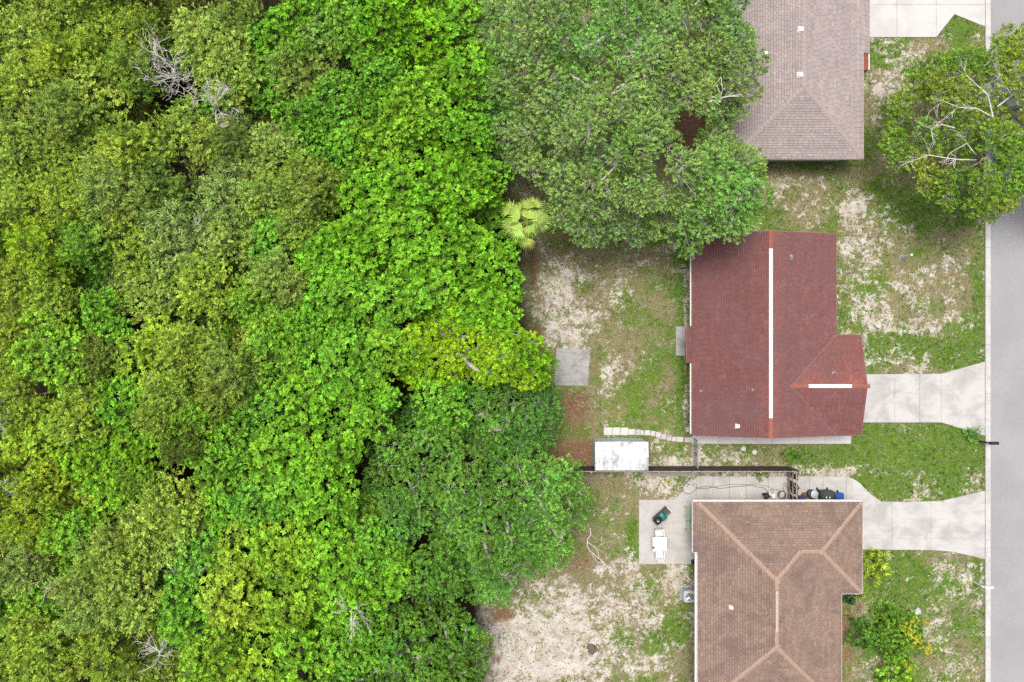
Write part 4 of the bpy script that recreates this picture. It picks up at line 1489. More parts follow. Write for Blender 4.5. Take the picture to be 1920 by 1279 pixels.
def join(parts):
    Vs, Ts, Cs, o = [], [], [], 0
    for V, T, C in parts:
        Vs.append(V); Ts.append(T + o); Cs.append(C)
        o += len(V)
    return np.concatenate(Vs), np.concatenate(Ts), np.concatenate(Cs)


def lobe_shoots(lc, lr, per_area, rng, zmin=-.15, inner=.25, squash=.85):
    """shoots on the outside of overlapping lobes (plus a thin scatter inside)"""
    pos, ax, tone = [], [], []
    for i in range(len(lc)):
        n = max(6, int(per_area * 2 * math.pi * lr[i] ** 2))
        d = unit(rng.normal(0, 1, (n * 3, 3)))
        d = d[d[:, 2] > zmin][:n]
        n = len(d)
        f = rng.uniform(.80, 1.06, n)
        ins = rng.uniform(0, 1, n) < inner
        f = np.where(ins, rng.uniform(.3, .8, n), f)
        p = lc[i] + d * (lr[i] * f)[:, None] * np.array([1, 1, squash])
        hue = rng.normal(0, .055)
        lum = rng.uniform(.82, 1.15)
        tn = np.array([1 + hue, 1.0, 1 - hue * .5]) * lum
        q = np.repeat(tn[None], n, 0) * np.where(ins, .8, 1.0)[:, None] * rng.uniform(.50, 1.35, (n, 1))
        young = np.clip((f - .92) * 6, 0, 1)[:, None] * rng.uniform(0, 1, (n, 1))
        q = q * (1 + young * np.array([[.26, .26, .1]]))
        a = d * .75 + np.array([0, 0, .65]) + rng.normal(0, .28, (n, 3))
        keep = np.ones(n, bool)
        for j in range(len(lc)):
            if j == i: continue
            dd = np.linalg.norm((p - lc[j]) / np.array([1, 1, squash]), axis=1)
            keep &= (dd > lr[j] * .72) | ins
        pos.append(p[keep]); ax.append(a[keep]); tone.append(q[keep])
    return np.concatenate(pos), np.concatenate(ax), np.concatenate(tone)


def dome_lobes(R, Hh, n, rng, r=(.34, .55)):
    """lobe centres of a rounded crown, origin at the crown's base"""
    lc, lr = [], []
    for k in range(n):
        t = math.sqrt((k + .5) / n)
        a = k * 2.39996 + rng.uniform(-.5, .5)
        rr = R * t * .72 * rng.uniform(.85, 1.1)
        z = Hh * (1 - (t * .9) ** 2) * .8 * rng.uniform(.55, 1.15) + rng.uniform(-.25, .35)
        lc.append((rr * math.cos(a), rr * math.sin(a), z))
        lr.append(R * rng.uniform(*r))
    return np.array(lc), np.array(lr)


STYLE = {
    'r': dict(n=10, L=.07, ln=.16, wd=.082, spread=(.75, 1.35), per=21, lobes=15, r=(.20, .36), inner=.10),      # broad round rosettes
    'b': dict(n=12, L=.12, ln=.125, wd=.066, spread=(.7, 1.35), per=30, lobes=19, r=(.17, .32), inner=.12),       # finer bright shoots
    'f': dict(n=12, L=.28, ln=.115, wd=.055, spread=(.6, 1.25), per=32, lobes=19, r=(.16, .32), inner=.15),        # loose olive twigs
    'p': dict(n=13, L=.36, ln=.15, wd=.044, spread=(.45, 1.0), per=29, lobes=16, r=(.18, .36), inner=.15),       # narrow pale leaves
}
VAR = {}


def twig_mesh(lc, lr, rng, base, mat, name='trunk', tr=.10, twigs=5, thin=.008):
    """trunk, limbs to every lobe and twigs that reach its outside"""
    m = MB()
    b = Vector(base)
    top = Vector((0, 0, float(np.min(lc[:, 2])) * .6))
    m.tube([b, b * .5 + top * .5 + Vector((rng.normal(0, .06), rng.normal(0, .06), 0)), top], [tr, tr * .8, tr * .62], 7)
    nodes = [(top, tr * .55)]
    for i in np.argsort(np.linalg.norm(lc[:, :2], axis=1)):
        c = Vector(lc[i])
        par, pr = min(nodes, key=lambda q: (q[0] - c).length + .25 * (q[0] - top).length)
        r1 = max(thin * 1.6, pr * .55)
        mid = par * .5 + c * .5 + Vector((rng.normal(0, .08), rng.normal(0, .08), -.08 * (c - par).length))
        m.tube([par, mid, c], [max(r1, pr * .75), r1 * 1.05, r1 * .8], 5, False)
        nodes.append((c, r1))
        for k in range(twigs):
            d = Vector(unit(rng.normal(0, 1, (1, 3)) + np.array([[0, 0, .6]]))[0])
            e = c + d * float(lr[i]) * rng.uniform(.85, 1.1)
            kn = c + d * float(lr[i]) * .5 + Vector(rng.normal(0, .08, 3))
            m.tube([c, kn, e], [thin * 1.5, thin, thin * .5], 3, False)
            for q in range(2):
                e2 = kn + Vector(unit(rng.normal(0, 1, (1, 3)) + np.array([list(d)]) * 1.5)[0]) * float(lr[i]) * .5
                m.tube([kn, e2], [thin * .8, thin * .4], 3, False)
    return m.mesh(name, mat)


def variant(style, k):
    key = (style, k)
    if key not in VAR:
        st = STYLE[style]
        rng = np.random.default_rng(1000 + 37 * k + ord(style))
        lc, lr = dome_lobes(1.85 if style in 'rb' else 1.75, 1.15 if style in 'rb' else 1.7, st['lobes'] + int(rng.integers(-3, 4)), rng, st['r'])
        pos, ax, tone = lobe_shoots(lc, lr, st['per'], rng, inner=st['inner'])
        V, T, C = leaves(pos, ax, tone, rng, st['n'], st['L'], st['ln'], st['wd'], st['spread'])
        crown = np_mesh('crown', V, T, M_leaf, C)
        trunk = twig_mesh(lc, lr, rng, (0, 0, -5.2), M_bark if style in 'pf' else M_trunkdark, tr=.11, twigs=5 if style in 'pf' else 3, thin=.011 if style == 'p' else .008)
        VAR[key] = (crown, trunk)
    return VAR[key]


# what grows where: photo position of a crown, its leaf colour in the photo, leaf style, relative size
CT = """40 40 165 162 66 f 1.2|115 105 128 150 48 f 1|205 35 172 178 62 f 1.1|272 48 100 122 42 f .9|395 78 172 168 72 f 1.3|445 25 125 145 60 f .9|522 58 112 185 52 b 1.1|592 45 138 180 78 b 1|645 42 130 180 62 b 1
700 22 112 182 42 r 1|800 62 112 180 36 r 1|862 28 112 175 46 r 1|48 132 130 142 52 f 1|152 172 168 168 72 f 1.2|108 205 150 145 62 f 1|242 128 96 124 42 f 1|432 112 158 166 66 f 1.2|484 152 74 165 52 r .9|562 118 152 176 76 p 1
622 190 82 168 55 b 1.1|702 130 100 165 50 b 1|772 192 140 195 52 r 1.2|832 170 98 168 42 r 1|40 268 148 158 62 f 1|132 262 146 150 56 f 1.1|240 278 152 178 66 f 1.2|352 245 160 182 72 f 1.3|440 262 92 112 48 f 1|512 282 145 160 72 f 1.1
562 222 84 155 48 b 1|642 262 108 168 50 b 1|722 252 138 195 52 r 1.1|800 242 132 192 46 r 1|872 250 82 158 40 r .9|42 362 155 172 62 f 1.1|132 372 145 172 56 f 1.1|212 350 182 200 98 p 1.2|292 348 98 122 50 f 1|424 352 190 206 104 p 1.4|500 362 124 148 62 f 1
582 342 112 130 50 f 1|662 362 118 185 46 r 1.1|752 332 122 185 48 r 1.1|850 352 108 175 40 r 1.1|900 330 72 155 38 r 1|58 470 138 175 44 f 1.1|152 452 92 130 42 f 1|232 442 152 182 62 f 1.2|342 425 176 186 94 p 1.3|432 442 138 152 66 f 1
502 432 96 155 48 b 1|562 422 150 160 64 f 1|652 462 106 178 42 r 1.1|752 432 118 182 48 r 1.2|852 452 104 172 42 r 1.1|915 498 78 165 40 r 1.1|62 522 158 165 54 f 1.1|92 570 168 165 58 f 1.1|192 602 110 158 46 b 1|282 542 158 182 74 f 1.2
382 542 148 178 62 f 1.2|472 562 110 165 50 b 1|522 520 155 180 82 f 1|622 562 118 182 50 r 1.1|722 572 115 180 50 r 1.1|822 540 112 178 44 r 1.1|902 572 82 168 42 r 1.1|928 578 92 168 40 r 1|20 662 168 172 52 f 1.1|82 662 134 188 56 b 1.2
182 662 100 112 40 f 1|280 672 156 195 62 b 1.3|352 650 148 172 62 f 1|432 692 166 190 80 p 1.1|520 652 128 182 56 b 1.1|622 682 122 185 54 r 1.2|720 652 128 182 50 r 1.1|30 752 162 168 54 f 1|132 785 138 168 58 f 1|232 762 108 165 44 b 1.1
304 752 168 175 66 f .9|402 742 104 124 44 f 1|472 742 96 160 50 b 1|562 752 120 185 46 r 1.1|662 742 112 180 46 r 1.1|52 832 148 182 54 b 1.2|152 862 130 182 44 b 1.2|252 852 122 172 44 b 1|432 832 112 170 52 b 1|522 852 112 178 46 r 1.1
622 852 120 178 46 r 1.1|62 922 158 188 54 b 1|202 905 125 172 46 b 1.1|312 952 172 178 66 f 1.3|252 902 100 130 42 f .9|402 932 108 165 46 b 1|482 952 92 170 58 b 1|602 932 118 180 46 r 1.1|30 1002 160 182 52 f 1|12 1082 158 186 88 p 1
112 1022 110 160 46 b 1|202 1042 154 162 66 f 1.1|272 1012 168 172 70 f 1.3|352 1062 96 162 56 b 1|432 1052 150 195 56 r 1.2|522 1032 148 195 52 r 1.2|622 1052 124 184 46 r 1.2|702 1042 104 165 50 b 1|52 1132 112 160 46 b 1|42 1205 158 172 62 f 1.1
152 1132 160 168 74 f 1.1|242 1112 176 178 74 f 1.3|332 1152 88 172 52 b 1.1|432 1122 160 195 58 r 1.2|522 1152 138 190 52 r 1.2|622 1132 118 180 46 r 1.1|82 1252 164 172 62 f 1.2|182 1242 140 155 54 f 1|382 1242 140 185 52 b 1.1|462 1252 142 190 52 r 1.1
562 1242 124 184 48 r 1.1|650 1222 98 160 46 b 1|330 835 92 100 40 f .8|700 180 96 165 46 b .9|880 130 96 170 42 r 1|560 300 110 165 50 b .9|690 420 100 172 44 r 1|818 1078 78 128 44 b .9|376 858 104 150 46 b 1|350 800 122 166 50 f 1|540 935 112 172 48 r 1|740 1080 120 178 48 r 1|690 1110 118 176 46 r 1|820 760 96 160 48 r .9|690 780 112 172 48 r 1|600 480 112 178 46 r 1|790 490 108 175 44 r 1|560 640 120 178 52 b 1"""
CT = [t.split() for ln_ in CT.split('\n') for t in ln_.split('|')]
CT = [(float(a), float(b), (float(r), float(g), float(bl)), st, float(sz)) for a, b, r, g, bl, st, sz in CT]

KF = .62       # photo value -> leaf colour


def leafcol(rgb, k=KF):
    r, g, b = (lin(v) / k for v in rgb)
    y = .3 * r + .6 * g + .1 * b
    r, g = r + (y - r) * .08, g + (y - g) * .08
    r = max(r * 1.06, g * .46)
    b = b * .55 + .03 * max(0, lin(rgb[2]) - .1)
    r = min(r, .74 * g)
    f = min(1.0, .52 / g)
    return (r * f * .96, g * f, max(.016, b * f * 2.1), 1.0)


NW = ['zero', 'one', 'two', 'three', 'four', 'five', 'six', 'seven', 'eight', 'nine', 'ten', 'eleven', 'twelve', 'thirteen', 'fourteen', 'fifteen', 'sixteen', 'seventeen', 'eighteen', 'nineteen']
TENS = ['', '', 'twenty', 'thirty', 'forty', 'fifty', 'sixty', 'seventy', 'eighty', 'ninety']


def word(n):
    n = int(max(0, min(99, n)))
    return NW[n] if n < 20 else TENS[n // 10] + ('-' + NW[n % 10] if n % 10 else '')


def colour_word(rgb):
    r, g, b = rgb
    if b > 85: return 'pale grey green'
    if r > 148 and g < 185: return 'yellowish olive'
    if r > 128 and g > 180: return 'lime green'
    if g < 140: return 'dull dark olive'
    if r < 100: return 'emerald green'
    if r > 128: return 'olive green'
    return 'bright green'


STW = {'r': 'round-leaved', 'b': 'bushy', 'f': 'loose fine-leaved', 'p': 'feathery'}
LAND = [('the fan palm', 988, 415), ('the big bleached dead tree', 335, 140), ('the bare grey limbs', 90, 735), ('the square concrete pad', 1073, 688), ('the white dead twigs', 352, 1080), ('the yellow green spreading tree', 880, 660)]
used_labels = set()


def place_label(rgb, st, px, py):
    kind = colour_word(rgb)
    best = None
    for nm, lx, ly in LAND:
        d = math.hypot(px - lx, py - ly)
        if d < 130 and (best is None or d < best[0]):
            dx, dy = px - lx, py - ly
            if abs(dx) > abs(dy): rel = 'beside %s on the road side' if dx > 0 else 'beside %s on the side away from the road'
            else: rel = 'just below %s' if dy > 0 else 'just above %s'
            best = (d, rel % nm)
    if best:
        lb = '%s %s tree %s' % (kind, STW[st], best[1])
        if lb not in used_labels and len(lb.replace('-', ' ').split()) <= 16:
            used_labels.add(lb)
            return lb
    lb = '%s %s woodland tree, %s percent across and %s percent down the photo' % (kind, STW[st].split()[-1], word(px / 19.2), word(py / 12.79))
    k = 0
    while lb in used_labels:
        k += 1
        lb = lb.replace('woodland', ['crowded', 'sheltered', 'leafy'][k % 3], 1)
    used_labels.add(lb)
    return lb


HOLES = [(745, 45, 34), (872, 82, 26), (383, 322, 30), (330, 590, 16), (640, 165, 10), (355, 180, 24), (10, 845, 18), (165, 745, 14), (905, 470, 14), (375, 690, 22), (100, 480, 14), (95, 1010, 20), (790, 1085, 14), (400, 790, 18), (235, 70, 18), (290, 225, 16)]


def woodland_tree(px, py, rgb, st, size, n, hgt=None, label=None):
    hgt = hgt if hgt else (5.7 + 2.0 * float(fbm(np.array([px / 200.]), np.array([py / 200.]), 5)[0]) + (rnd.uniform(-.5, .7) if st in 'fp' else rnd.uniform(-.5, .6)))
    x, y = P(px, py, hgt + .9)
    crown, trunk = variant(st, n)
    sc = size * rnd.uniform(.98, 1.18)
    root = empty('broadleaf_tree', (x, y, 0), rnd.uniform(0, 6.28), label=label or place_label(rgb, st, px, py), cat='tree', group='trees of the dense woodland')
    lum = rnd.uniform(.93, 1.08) * (1.05 if st in 'fp' else 1.0)
    j = [max(8, min(255, v * lum * rnd.uniform(.98, 1.02))) for v in rgb]
    tr = link('trunk', trunk, root, (0, 0, hgt - .6))
    tr.scale = (sc, sc, (hgt - .45) / 5.2)
    # limbs live in the trunk mesh: keep them with the crown by matching the vertical scale there
    cr = link('crown', crown, root, (0, 0, hgt - .6), None, (sc, sc, (hgt - .45) / 5.2))
    cr.color = leafcol(j)
    return root


placed = []
for i, (px, py, rgb, st, size) in enumerate(CT):
    px += rnd.uniform(-6, 6)
    py += rnd.uniform(-6, 6)
    woodland_tree(px, py, rgb, st, size, i % (6 if st in 'rf' else 5))
    placed.append((px, py))
FPX = [(-110, -110), (880, -110), (895, 60), (880, 200), (910, 330), (950, 450), (935, 560), (930, 620), (770, 640), (720, 760), (660, 860), (660, 960), (700, 1060), (640, 1160), (600, 1400), (-110, 1400)]
tries = 0
k = 0
while tries < 6000 and len(placed) < 236:
    tries += 1
    px, py = rnd.uniform(-110, 960), rnd.uniform(-110, 1390)
    if not inside(np.array([px]), np.array([py]), FPX)[0]: continue
    outside = px < -20 or py < -20 or py > 1300
    dmin = min(math.hypot(px - a, py - b) for a, b in placed)
    if dmin < (78 if outside else 60): continue
    if any(math.hypot(px - a, py - b) < c + 28 for a, b, c in HOLES): continue
    near = sorted(CT, key=lambda q: (q[0] - px) ** 2 + (q[1] - py) ** 2)[:3]
    q = near[0] if rnd.random() < .6 else near[1]
    rgb = tuple(.7 * a + .3 * b for a, b in zip(q[2], near[2][2]))
    rgb = tuple(v * rnd.uniform(.80, 1.0) for v in rgb)
    lab = None
    if outside:
        lab = 'woodland tree at the outer margin, %s' % ('above the photo' if py < -20 else 'below the photo' if py > 1300 else 'away from the road')
    k += 1
    h = rnd.uniform(3.8, 5.6) if not outside else None
    woodland_tree(px, py, rgb, q[3], q[4] * rnd.uniform(.8, 1.0), k % 5, h)
    placed.append((px, py))

# undergrowth below the woodland
rng = np.random.default_rng(5)
n = 5200
x = rng.uniform(-40, 4, n)
y = rng.uniform(-27, 27, n)
d = edge_dist(x, y, FOREST)
k_ = inside(x, y, FOREST) & (d > .4)
x, y, d = x[k_], y[k_], d[k_]
z = rng.uniform(.2, 2.6, len(x)) * np.clip(d / 3, .25, 1)
tn = np.array([[.07, .13, .025]]) * rng.uniform(.35, 1.0, (len(x), 1)) + rng.uniform(0, .03, (len(x), 1)) * np.array([[1, .6, .1]])
V, T, C = leaves(np.stack([x, y, z], 1), rng.normal(0, .4, (len(x), 3)) + np.array([0, 0, 1]), tn, rng, 9, .35, .22, .08, (.8, 1.4))
tag(link('undergrowth', np_mesh('undergrowth', V, T, M_grass, C)), 'dark green undergrowth filling the gaps below the woodland trees', 'undergrowth', kind='stuff')


# ------------------------------------------------------------------ bare trees and limbs
def bare(mb, p, d, L, r, depth, rng, spread=.6, up=.15):
    pts = [p]
    dd = d.normalized()
    q = p
    for i in range(3):
        dd = (dd + Vector(rng.normal(0, .16, 3)) + Vector((0, 0, up * .3))).normalized()
        q = q + dd * L / 3
        pts.append(q)
    mb.tube(pts, [r, r * .88, r * .76, r * .62], 5 if r > .02 else 3, False)
    if depth <= 0: return
    for k in range(4):
        a = pts[1 + (k % 3)]
        nd = (dd + Vector(rng.normal(0, spread, 3)) + Vector((0, 0, up))).normalized()
        bare(mb, a, nd, L * rng.uniform(.55, .8), max(.010, r * .58), depth - 1, rng, spread, up)


# ------------------------------------------------------------------ the large trees with crowns of their own outline
def big_tree(name, label, outline, base_px, z0, z1, gap, lr, style, rgb, per, seed, holes=(), bark_=None, tr=.35, hue=.0, dome=3.2, twigs=7, thin=.012, group=None, hp=None, alt=None, squash=.75, trough=.85, edge=.55):
    rng = np.random.default_rng(seed)
    hp = hp or (z0 + z1) / 2
    poly = PP(outline, hp)
    xs, ys = [p[0] for p in poly], [p[1] for p in poly]
    bx, by = P(base_px[0], base_px[1], 0)
    pts = []
    for t in range(9000):
        x, y = rng.uniform(min(xs), max(xs)), rng.uniform(min(ys), max(ys))
        if not inside(np.array([x]), np.array([y]), poly)[0]: continue
        ed = float(edge_dist(np.array([x]), np.array([y]), poly)[0])
        if ed < lr[0] * edge * rng.uniform(.2, 1.3): continue
        ok = True
        for hx, hy, hr in holes:
            cx, cy = P(hx, hy, hp)
            if math.hypot(x - cx, y - cy) < hr / 30 + lr[0] * .6: ok = False
        if not ok or any(math.hypot(x - a, y - b) < gap * (.75 + .5 * rng.uniform()) for a, b, *_ in pts): continue
        nz = float(fbm(np.array([x * .50 + 3.1]), np.array([y * .50 + 1.7]), seed, 2)[0])
        if nz < .40 and ed > .8 and rng.uniform() < trough: continue
        z = z0 + (z1 - z0) * math.sqrt(min(1, ed / dome)) + rng.normal(0, .25) + (nz - .5) * 4.2
        pts.append((x, y, z))
    lc = np.array(pts)
    lc[:, 0] -= bx
    lc[:, 1] -= by
    R = rng.uniform(lr[0], lr[1], len(lc))
    root = empty(name, (bx, by, 0), label=label, cat='tree', group=group)
    st = STYLE[style] if isinstance(style, str) else style
    pos, ax, tone = lobe_shoots(lc, R, per, rng, inner=.2, squash=squash)
    if alt is not None:
        f = np.clip((vnoise(pos[:, 0] * .45 + 7, pos[:, 1] * .45 + 3, seed) - .48) * 5, 0, 1)[:, None]
        tone = tone * (1 - f) + tone * f * (np.array([leafcol(alt)[:3]]) / np.array([leafcol(rgb)[:3]]))
    V, T, C = leaves(pos, ax, tone, rng, st['n'], st['L'], st['ln'], st['wd'], st['spread'])
    cr = link('crown', np_mesh('crown', V, T, M_oakleaf if style is OAK else M_leaf, C), root)
    cr.color = leafcol(rgb)
    lcs = lc.copy()
    link('trunk', limb_mesh(lcs, R, rng, z0, bark_ or M_oakbark, tr, twigs, thin), root)
    return root


def limb_mesh(lc, lr, rng, z0, mat, tr, twigs, thin):
    m = MB()
    fork = Vector((0, 0, z0 * .45))
    m.tube([(0, 0, -.2), (0.03, .02, .4), fork * .6, fork], [tr * 1.35, tr, tr * .9, tr * .85], 10)
    nodes = [(fork, tr * .8, 0.0)]
    order = np.argsort(np.linalg.norm(lc[:, :2], axis=1))
    for i in order:
        c = Vector(lc[i]) + Vector((0, 0, -.25 * float(lr[i])))
        par, pr, pl = min(nodes, key=lambda q: (q[0] - c).length + .35 * q[2])
        dist = (c - par).length
        r1 = max(thin * 1.8, min(pr * .8, .012 + pr * .62))
        w1 = par.lerp(c, .35) + Vector((rng.normal(0, .12), rng.normal(0, .12), rng.normal(0, .1) + .05 * dist))
        w2 = par.lerp(c, .7) + Vector((rng.normal(0, .12), rng.normal(0, .12), rng.normal(0, .1) + .05 * dist))
        m.tube([par, w1, w2, c], [pr * .8, (pr + r1) * .45, r1 * 1.05, r1 * .9], 6, False)
        nodes.append((c, r1, pl + dist))
        for k in range(twigs):
            d = Vector(unit(rng.normal(0, 1, (1, 3)) * np.array([[1, 1, .6]]) + np.array([[0, 0, .5]]))[0])
            L = float(lr[i])
            kn = c + d * L * .5 + Vector(rng.normal(0, .07, 3))
            e = c + d * L * rng.uniform(.9, 1.2) + Vector(rng.normal(0, .05, 3))
            m.tube([c, kn, e], [thin * 1.7, thin * 1.1, thin * .5], 4, False)
            for q in range(2):
                dd = Vector(unit(rng.normal(0, 1, (1, 3)) + np.array([list(d)]) * 1.6)[0])
                m.tube([kn, kn + dd * L * .28, kn + dd * L * .5 + Vector(rng.normal(0, .05, 3))], [thin * .9, thin * .7, thin * .4], 3, False)
    return m.mesh('trunk', mat)


OAK = dict(n=13, L=.20, ln=.115, wd=.052, spread=(.65, 1.35))
oak = big_tree('oak_tree', 'large grey green oak spreading between the pink roof house and the woodland',
         [(905, -60), (1000, -110), (1390, -110), (1405, 50), (1440, 130), (1436, 190), (1370, 205), (1362, 262), (1440, 282), (1452, 330), (1420, 400), (1385, 438), (1335, 468), (1290, 466), (1250, 430), (1180, 440), (1110, 438), (1040, 420), (1020, 360), (960, 320), (925, 250), (895, 190), (895, 90)],
         (1190, 200), 4.2, 9.0, .88, (.62, 1.0), OAK, (118, 150, 74), 34, 61, [(1292, 262, 34), (1120, 258, 10), (1010, 280, 8), (1285, 100, 12), (1080, 90, 8), (1230, 320, 12), (1345, 215, 8)], alt=(106, 150, 66), hp=7.5, twigs=9, thin=.026, edge=1.0)
def limbs(tree, seed, paths, mat):
    rng = np.random.default_rng(seed)
    for pts, h, r in paths:
        m = MB()
        p3 = [Vector(P(a, b, h) + (h + .15 * math.sin(i * 2.1),)) - tree.location for i, (a, b) in enumerate(pts)]
        m.tube(p3, [r * (1 - .6 * i / (len(p3) - 1)) for i in range(len(p3))], 6)
        for i in range(1, len(p3)):
            for q in range(2):
                bare(m, p3[i], (p3[i] - p3[i - 1]).normalized() + Vector(rng.normal(0, .6, 3)), rng.uniform(.5, .9), r * .42, 1, rng, .5, .1)
        m.build('limb', mat, tree)


limbs(oak, 9, [([(1240, 172), (1270, 162), (1292, 163), (1318, 178), (1348, 186)], 8.4, .085), ([(1262, 318), (1282, 340), (1304, 364)], 8.6, .07), ([(1248, 316), (1275, 322), (1290, 326)], 8.6, .05),
              ([(1040, 45), (1048, 30), (1030, 12)], 8.8, .05), ([(1140, 60), (1160, 95), (1168, 120)], 9.0, .05), ([(1060, 140), (1085, 150), (1100, 162)], 8.8, .045), ([(1170, 80), (1185, 105), (1192, 130)], 9.2, .05),
              ([(1130, 180), (1160, 172), (1180, 150)], 9.0, .045), ([(1045, 290), (1060, 272), (1085, 270)], 8.2, .045), ([(1215, 120), (1235, 150), (1240, 172)], 9.0, .055), ([(1300, 30), (1320, 40), (1345, 35)], 8.6, .05)], M_dead)
big_tree('oak_tree', 'broad green oak overhanging the sandy yard below the garden shed',
         [(700, 790), (760, 760), (830, 790), (900, 830), (1000, 870), (1060, 885), (1105, 925), (1112, 985), (1075, 1020), (1050, 1080), (990, 1090), (960, 1120), (930, 1150), (885, 1140), (855, 1060), (800, 1000), (740, 1040), (680, 960), (680, 850)],
         (935, 1000), 3.8, 7.6, .85, (.6, .95), OAK, (100, 152, 58), 34, 62, [(938, 990, 9), (800, 840, 9), (960, 1090, 9)], alt=(72, 132, 44), hp=6.5, twigs=5, thin=.010)
big_tree('oak_tree', 'dark green bushy tree between the square concrete pad and the garden shed',
         [(830, 740), (900, 715), (985, 705), (1040, 740), (1036, 800), (1020, 850), (960, 870), (890, 840), (830, 800)],
         (940, 790), 3.0, 6.2, .80, (.55, .9), OAK, (76, 132, 50), 34, 63, [(925, 770, 8)], alt=(80, 140, 46), hp=5, twigs=4, thin=.010)
big_tree('yellow_green_tree', 'yellow green spreading tree beside the square concrete pad',
         [(755, 640), (795, 600), (860, 578), (920, 592), (960, 615), (1005, 640), (1032, 690), (1010, 715), (940, 705), (880, 710), (820, 735), (775, 715)],
         (890, 665), 6.0, 8.8, .66, (.5, .78), dict(n=13, L=.14, ln=.125, wd=.055, spread=(.8, 1.4)), (150, 192, 36), 32, 64, [(915, 640, 6), (985, 655, 7)], alt=(118, 176, 30), hp=5.5, twigs=4, thin=.012)
big_tree('dark_leaved_tree', 'deep green tree in the shade at the lower edge of the woodland',
         [(650, 1190), (720, 1130), (790, 1105), (850, 1130), (890, 1190), (900, 1260), (890, 1360), (640, 1360), (610, 1260)],
         (770, 1210), 3.2, 5.8, .85, (.6, .95), STYLE['b'], (72, 136, 42), 28, 65, [], alt=(60, 112, 36), hp=5, twigs=3, thin=.009)
soak = big_tree('street_oak', 'sparse oak with bare pale limbs overhanging the road and kerb',
         [(1690, 190), (1740, 110), (1800, 85), (1850, 75), (1885, 60), (1960, 20), (2080, 40), (2100, 380), (1960, 340), (1925, 345), (1900, 385), (1862, 400), (1835, 390), (1790, 390), (1765, 330), (1712, 300), (1685, 250)],
         (1862, 220), 3.6, 7.0, .70, (.45, .78), dict(n=10, L=.22, ln=.125, wd=.06, spread=(.6, 1.3)), (98, 134, 44), 34, 66, [(1858, 320, 20), (1830, 170, 14), (1780, 290, 14), (1900, 130, 12), (1880, 200, 12), (1755, 200, 10)], alt=(118, 142, 44), hp=6, twigs=6, thin=.016, tr=.3)


limbs(soak, 10, [([(1862, 220), (1830, 205), (1800, 200), (1770, 190)], 6.6, .036), ([(1862, 220), (1850, 180), (1815, 140)], 6.8, .036), ([(1830, 300), (1790, 300), (1745, 290), (1715, 300)], 6.2, .036), ([(1830, 290), (1810, 270), (1785, 285)], 6.6, .036),
               ([(1870, 200), (1895, 180), (1880, 150)], 6.8, .036), ([(1790, 240), (1765, 235), (1748, 240)], 6.6, .036), ([(1860, 260), (1890, 250), (1915, 265)], 6.8, .036), ([(1850, 370), (1842, 390)], 5.0, .035)], M_dead)


# ------------------------------------------------------------------ bare trees
def dead_tree(px, py, hgt, lean, L, r, depth, seed, label, spread=.6, up=.15, low=.55):
    rng = np.random.default_rng(seed)
    hgt += .9 if seed in (3, 4, 5) else .35
    r *= .8
    x, y = P(px, py, hgt * .8)
    root = empty('dead_tree', (x, y, 0), label=label, cat='dead tree', group='bare dead trees in the woodland')
    top = Vector((lean[0] * hgt * .2, lean[1] * hgt * .2, hgt * low))
    MB().tube([(0, 0, -.2), top * .5, top], [r * 1.5, r * 1.2, r], 7).build('trunk', M_dead, root)
    m = MB()
    for k in range(5):
        a = k * 1.26 + rng.uniform(-.5, .5)
        bare(m, top - Vector((0, 0, .2 * k)), Vector((math.cos(a) * .8 + lean[0], math.sin(a) * .8 + lean[1], .7)), L, r * .75, depth, rng, spread, up)
    m.build('branch', M_dead, root)


dead_tree(322, 135, 9.0, (-.1, .1), 1.35, .042, 3, 3, 'big bleached dead tree with a tangle of white branches near the upper edge', .75, .12, .72)
dead_tree(358, 172, 8.6, (.5, -.3), 1.0, .034, 3, 4, 'small white dead tree tangled just below the big bleached one', .85, .05, .75)
dead_tree(100, 730, 8.4, (-1.1, -.25), 2.0, .042, 3, 5, 'leaning dead tree with long bare grey limbs near the edge away from the road', .45, .05, .8)
dead_tree(140, 690, 8.0, (-.4, .6), .9, .045, 2, 6, 'short bare snag just above the leaning dead tree', .55, .1, .8)
dead_tree(352, 1085, 7.8, (0, .3), .75, .04, 3, 7, 'white dead twigs standing among emerald leaves low in the woodland', .7, .1, .8)
dead_tree(650, 1108, 8.2, (.2, -.5), .95, .03, 2, 8, 'single thin bleached limb poking out of lime green leaves', .4, .05, .85)
dead_tree(290, 1258, 7.8, (.1, .5), 1.0, .04, 2, 9, 'bare forked tree at the bottom edge of the woodland', .5, .1, .8)
dead_tree(60, 1062, 8.0, (.5, -.4), 1.1, .035, 2, 10, 'thin bare tree near the lower corner away from the road', .5, .1, .8)
dead_tree(345, 340, 7.2, (.7, -.8), 1.1, .045, 1, 12, 'brown bare limb leaning over a dark gap in the upper woodland', .35, .05, .75)
dead_tree(352, 455, 7.9, (.3, .2), 1.0, .03, 2, 13, 'thin pale bare branches among feathery grey green leaves', .5, .15, .82)
dead_tree(240, 712, 8.2, (.9, -.2), .7, .03, 2, 14, 'grey leafless twigs beside a lime green crown in mid woodland', .6, .08, .85)
dead_tree(80, 880, 7.8, (-.5, -.5), 1.0, .03, 2, 15, 'thin bare twigs among lime leaves below the leaning dead tree', .5, .1, .82)

# fallen branch on the yard
def Zb(x, y): return P(1080 + x * .086, 980 + y * .086)


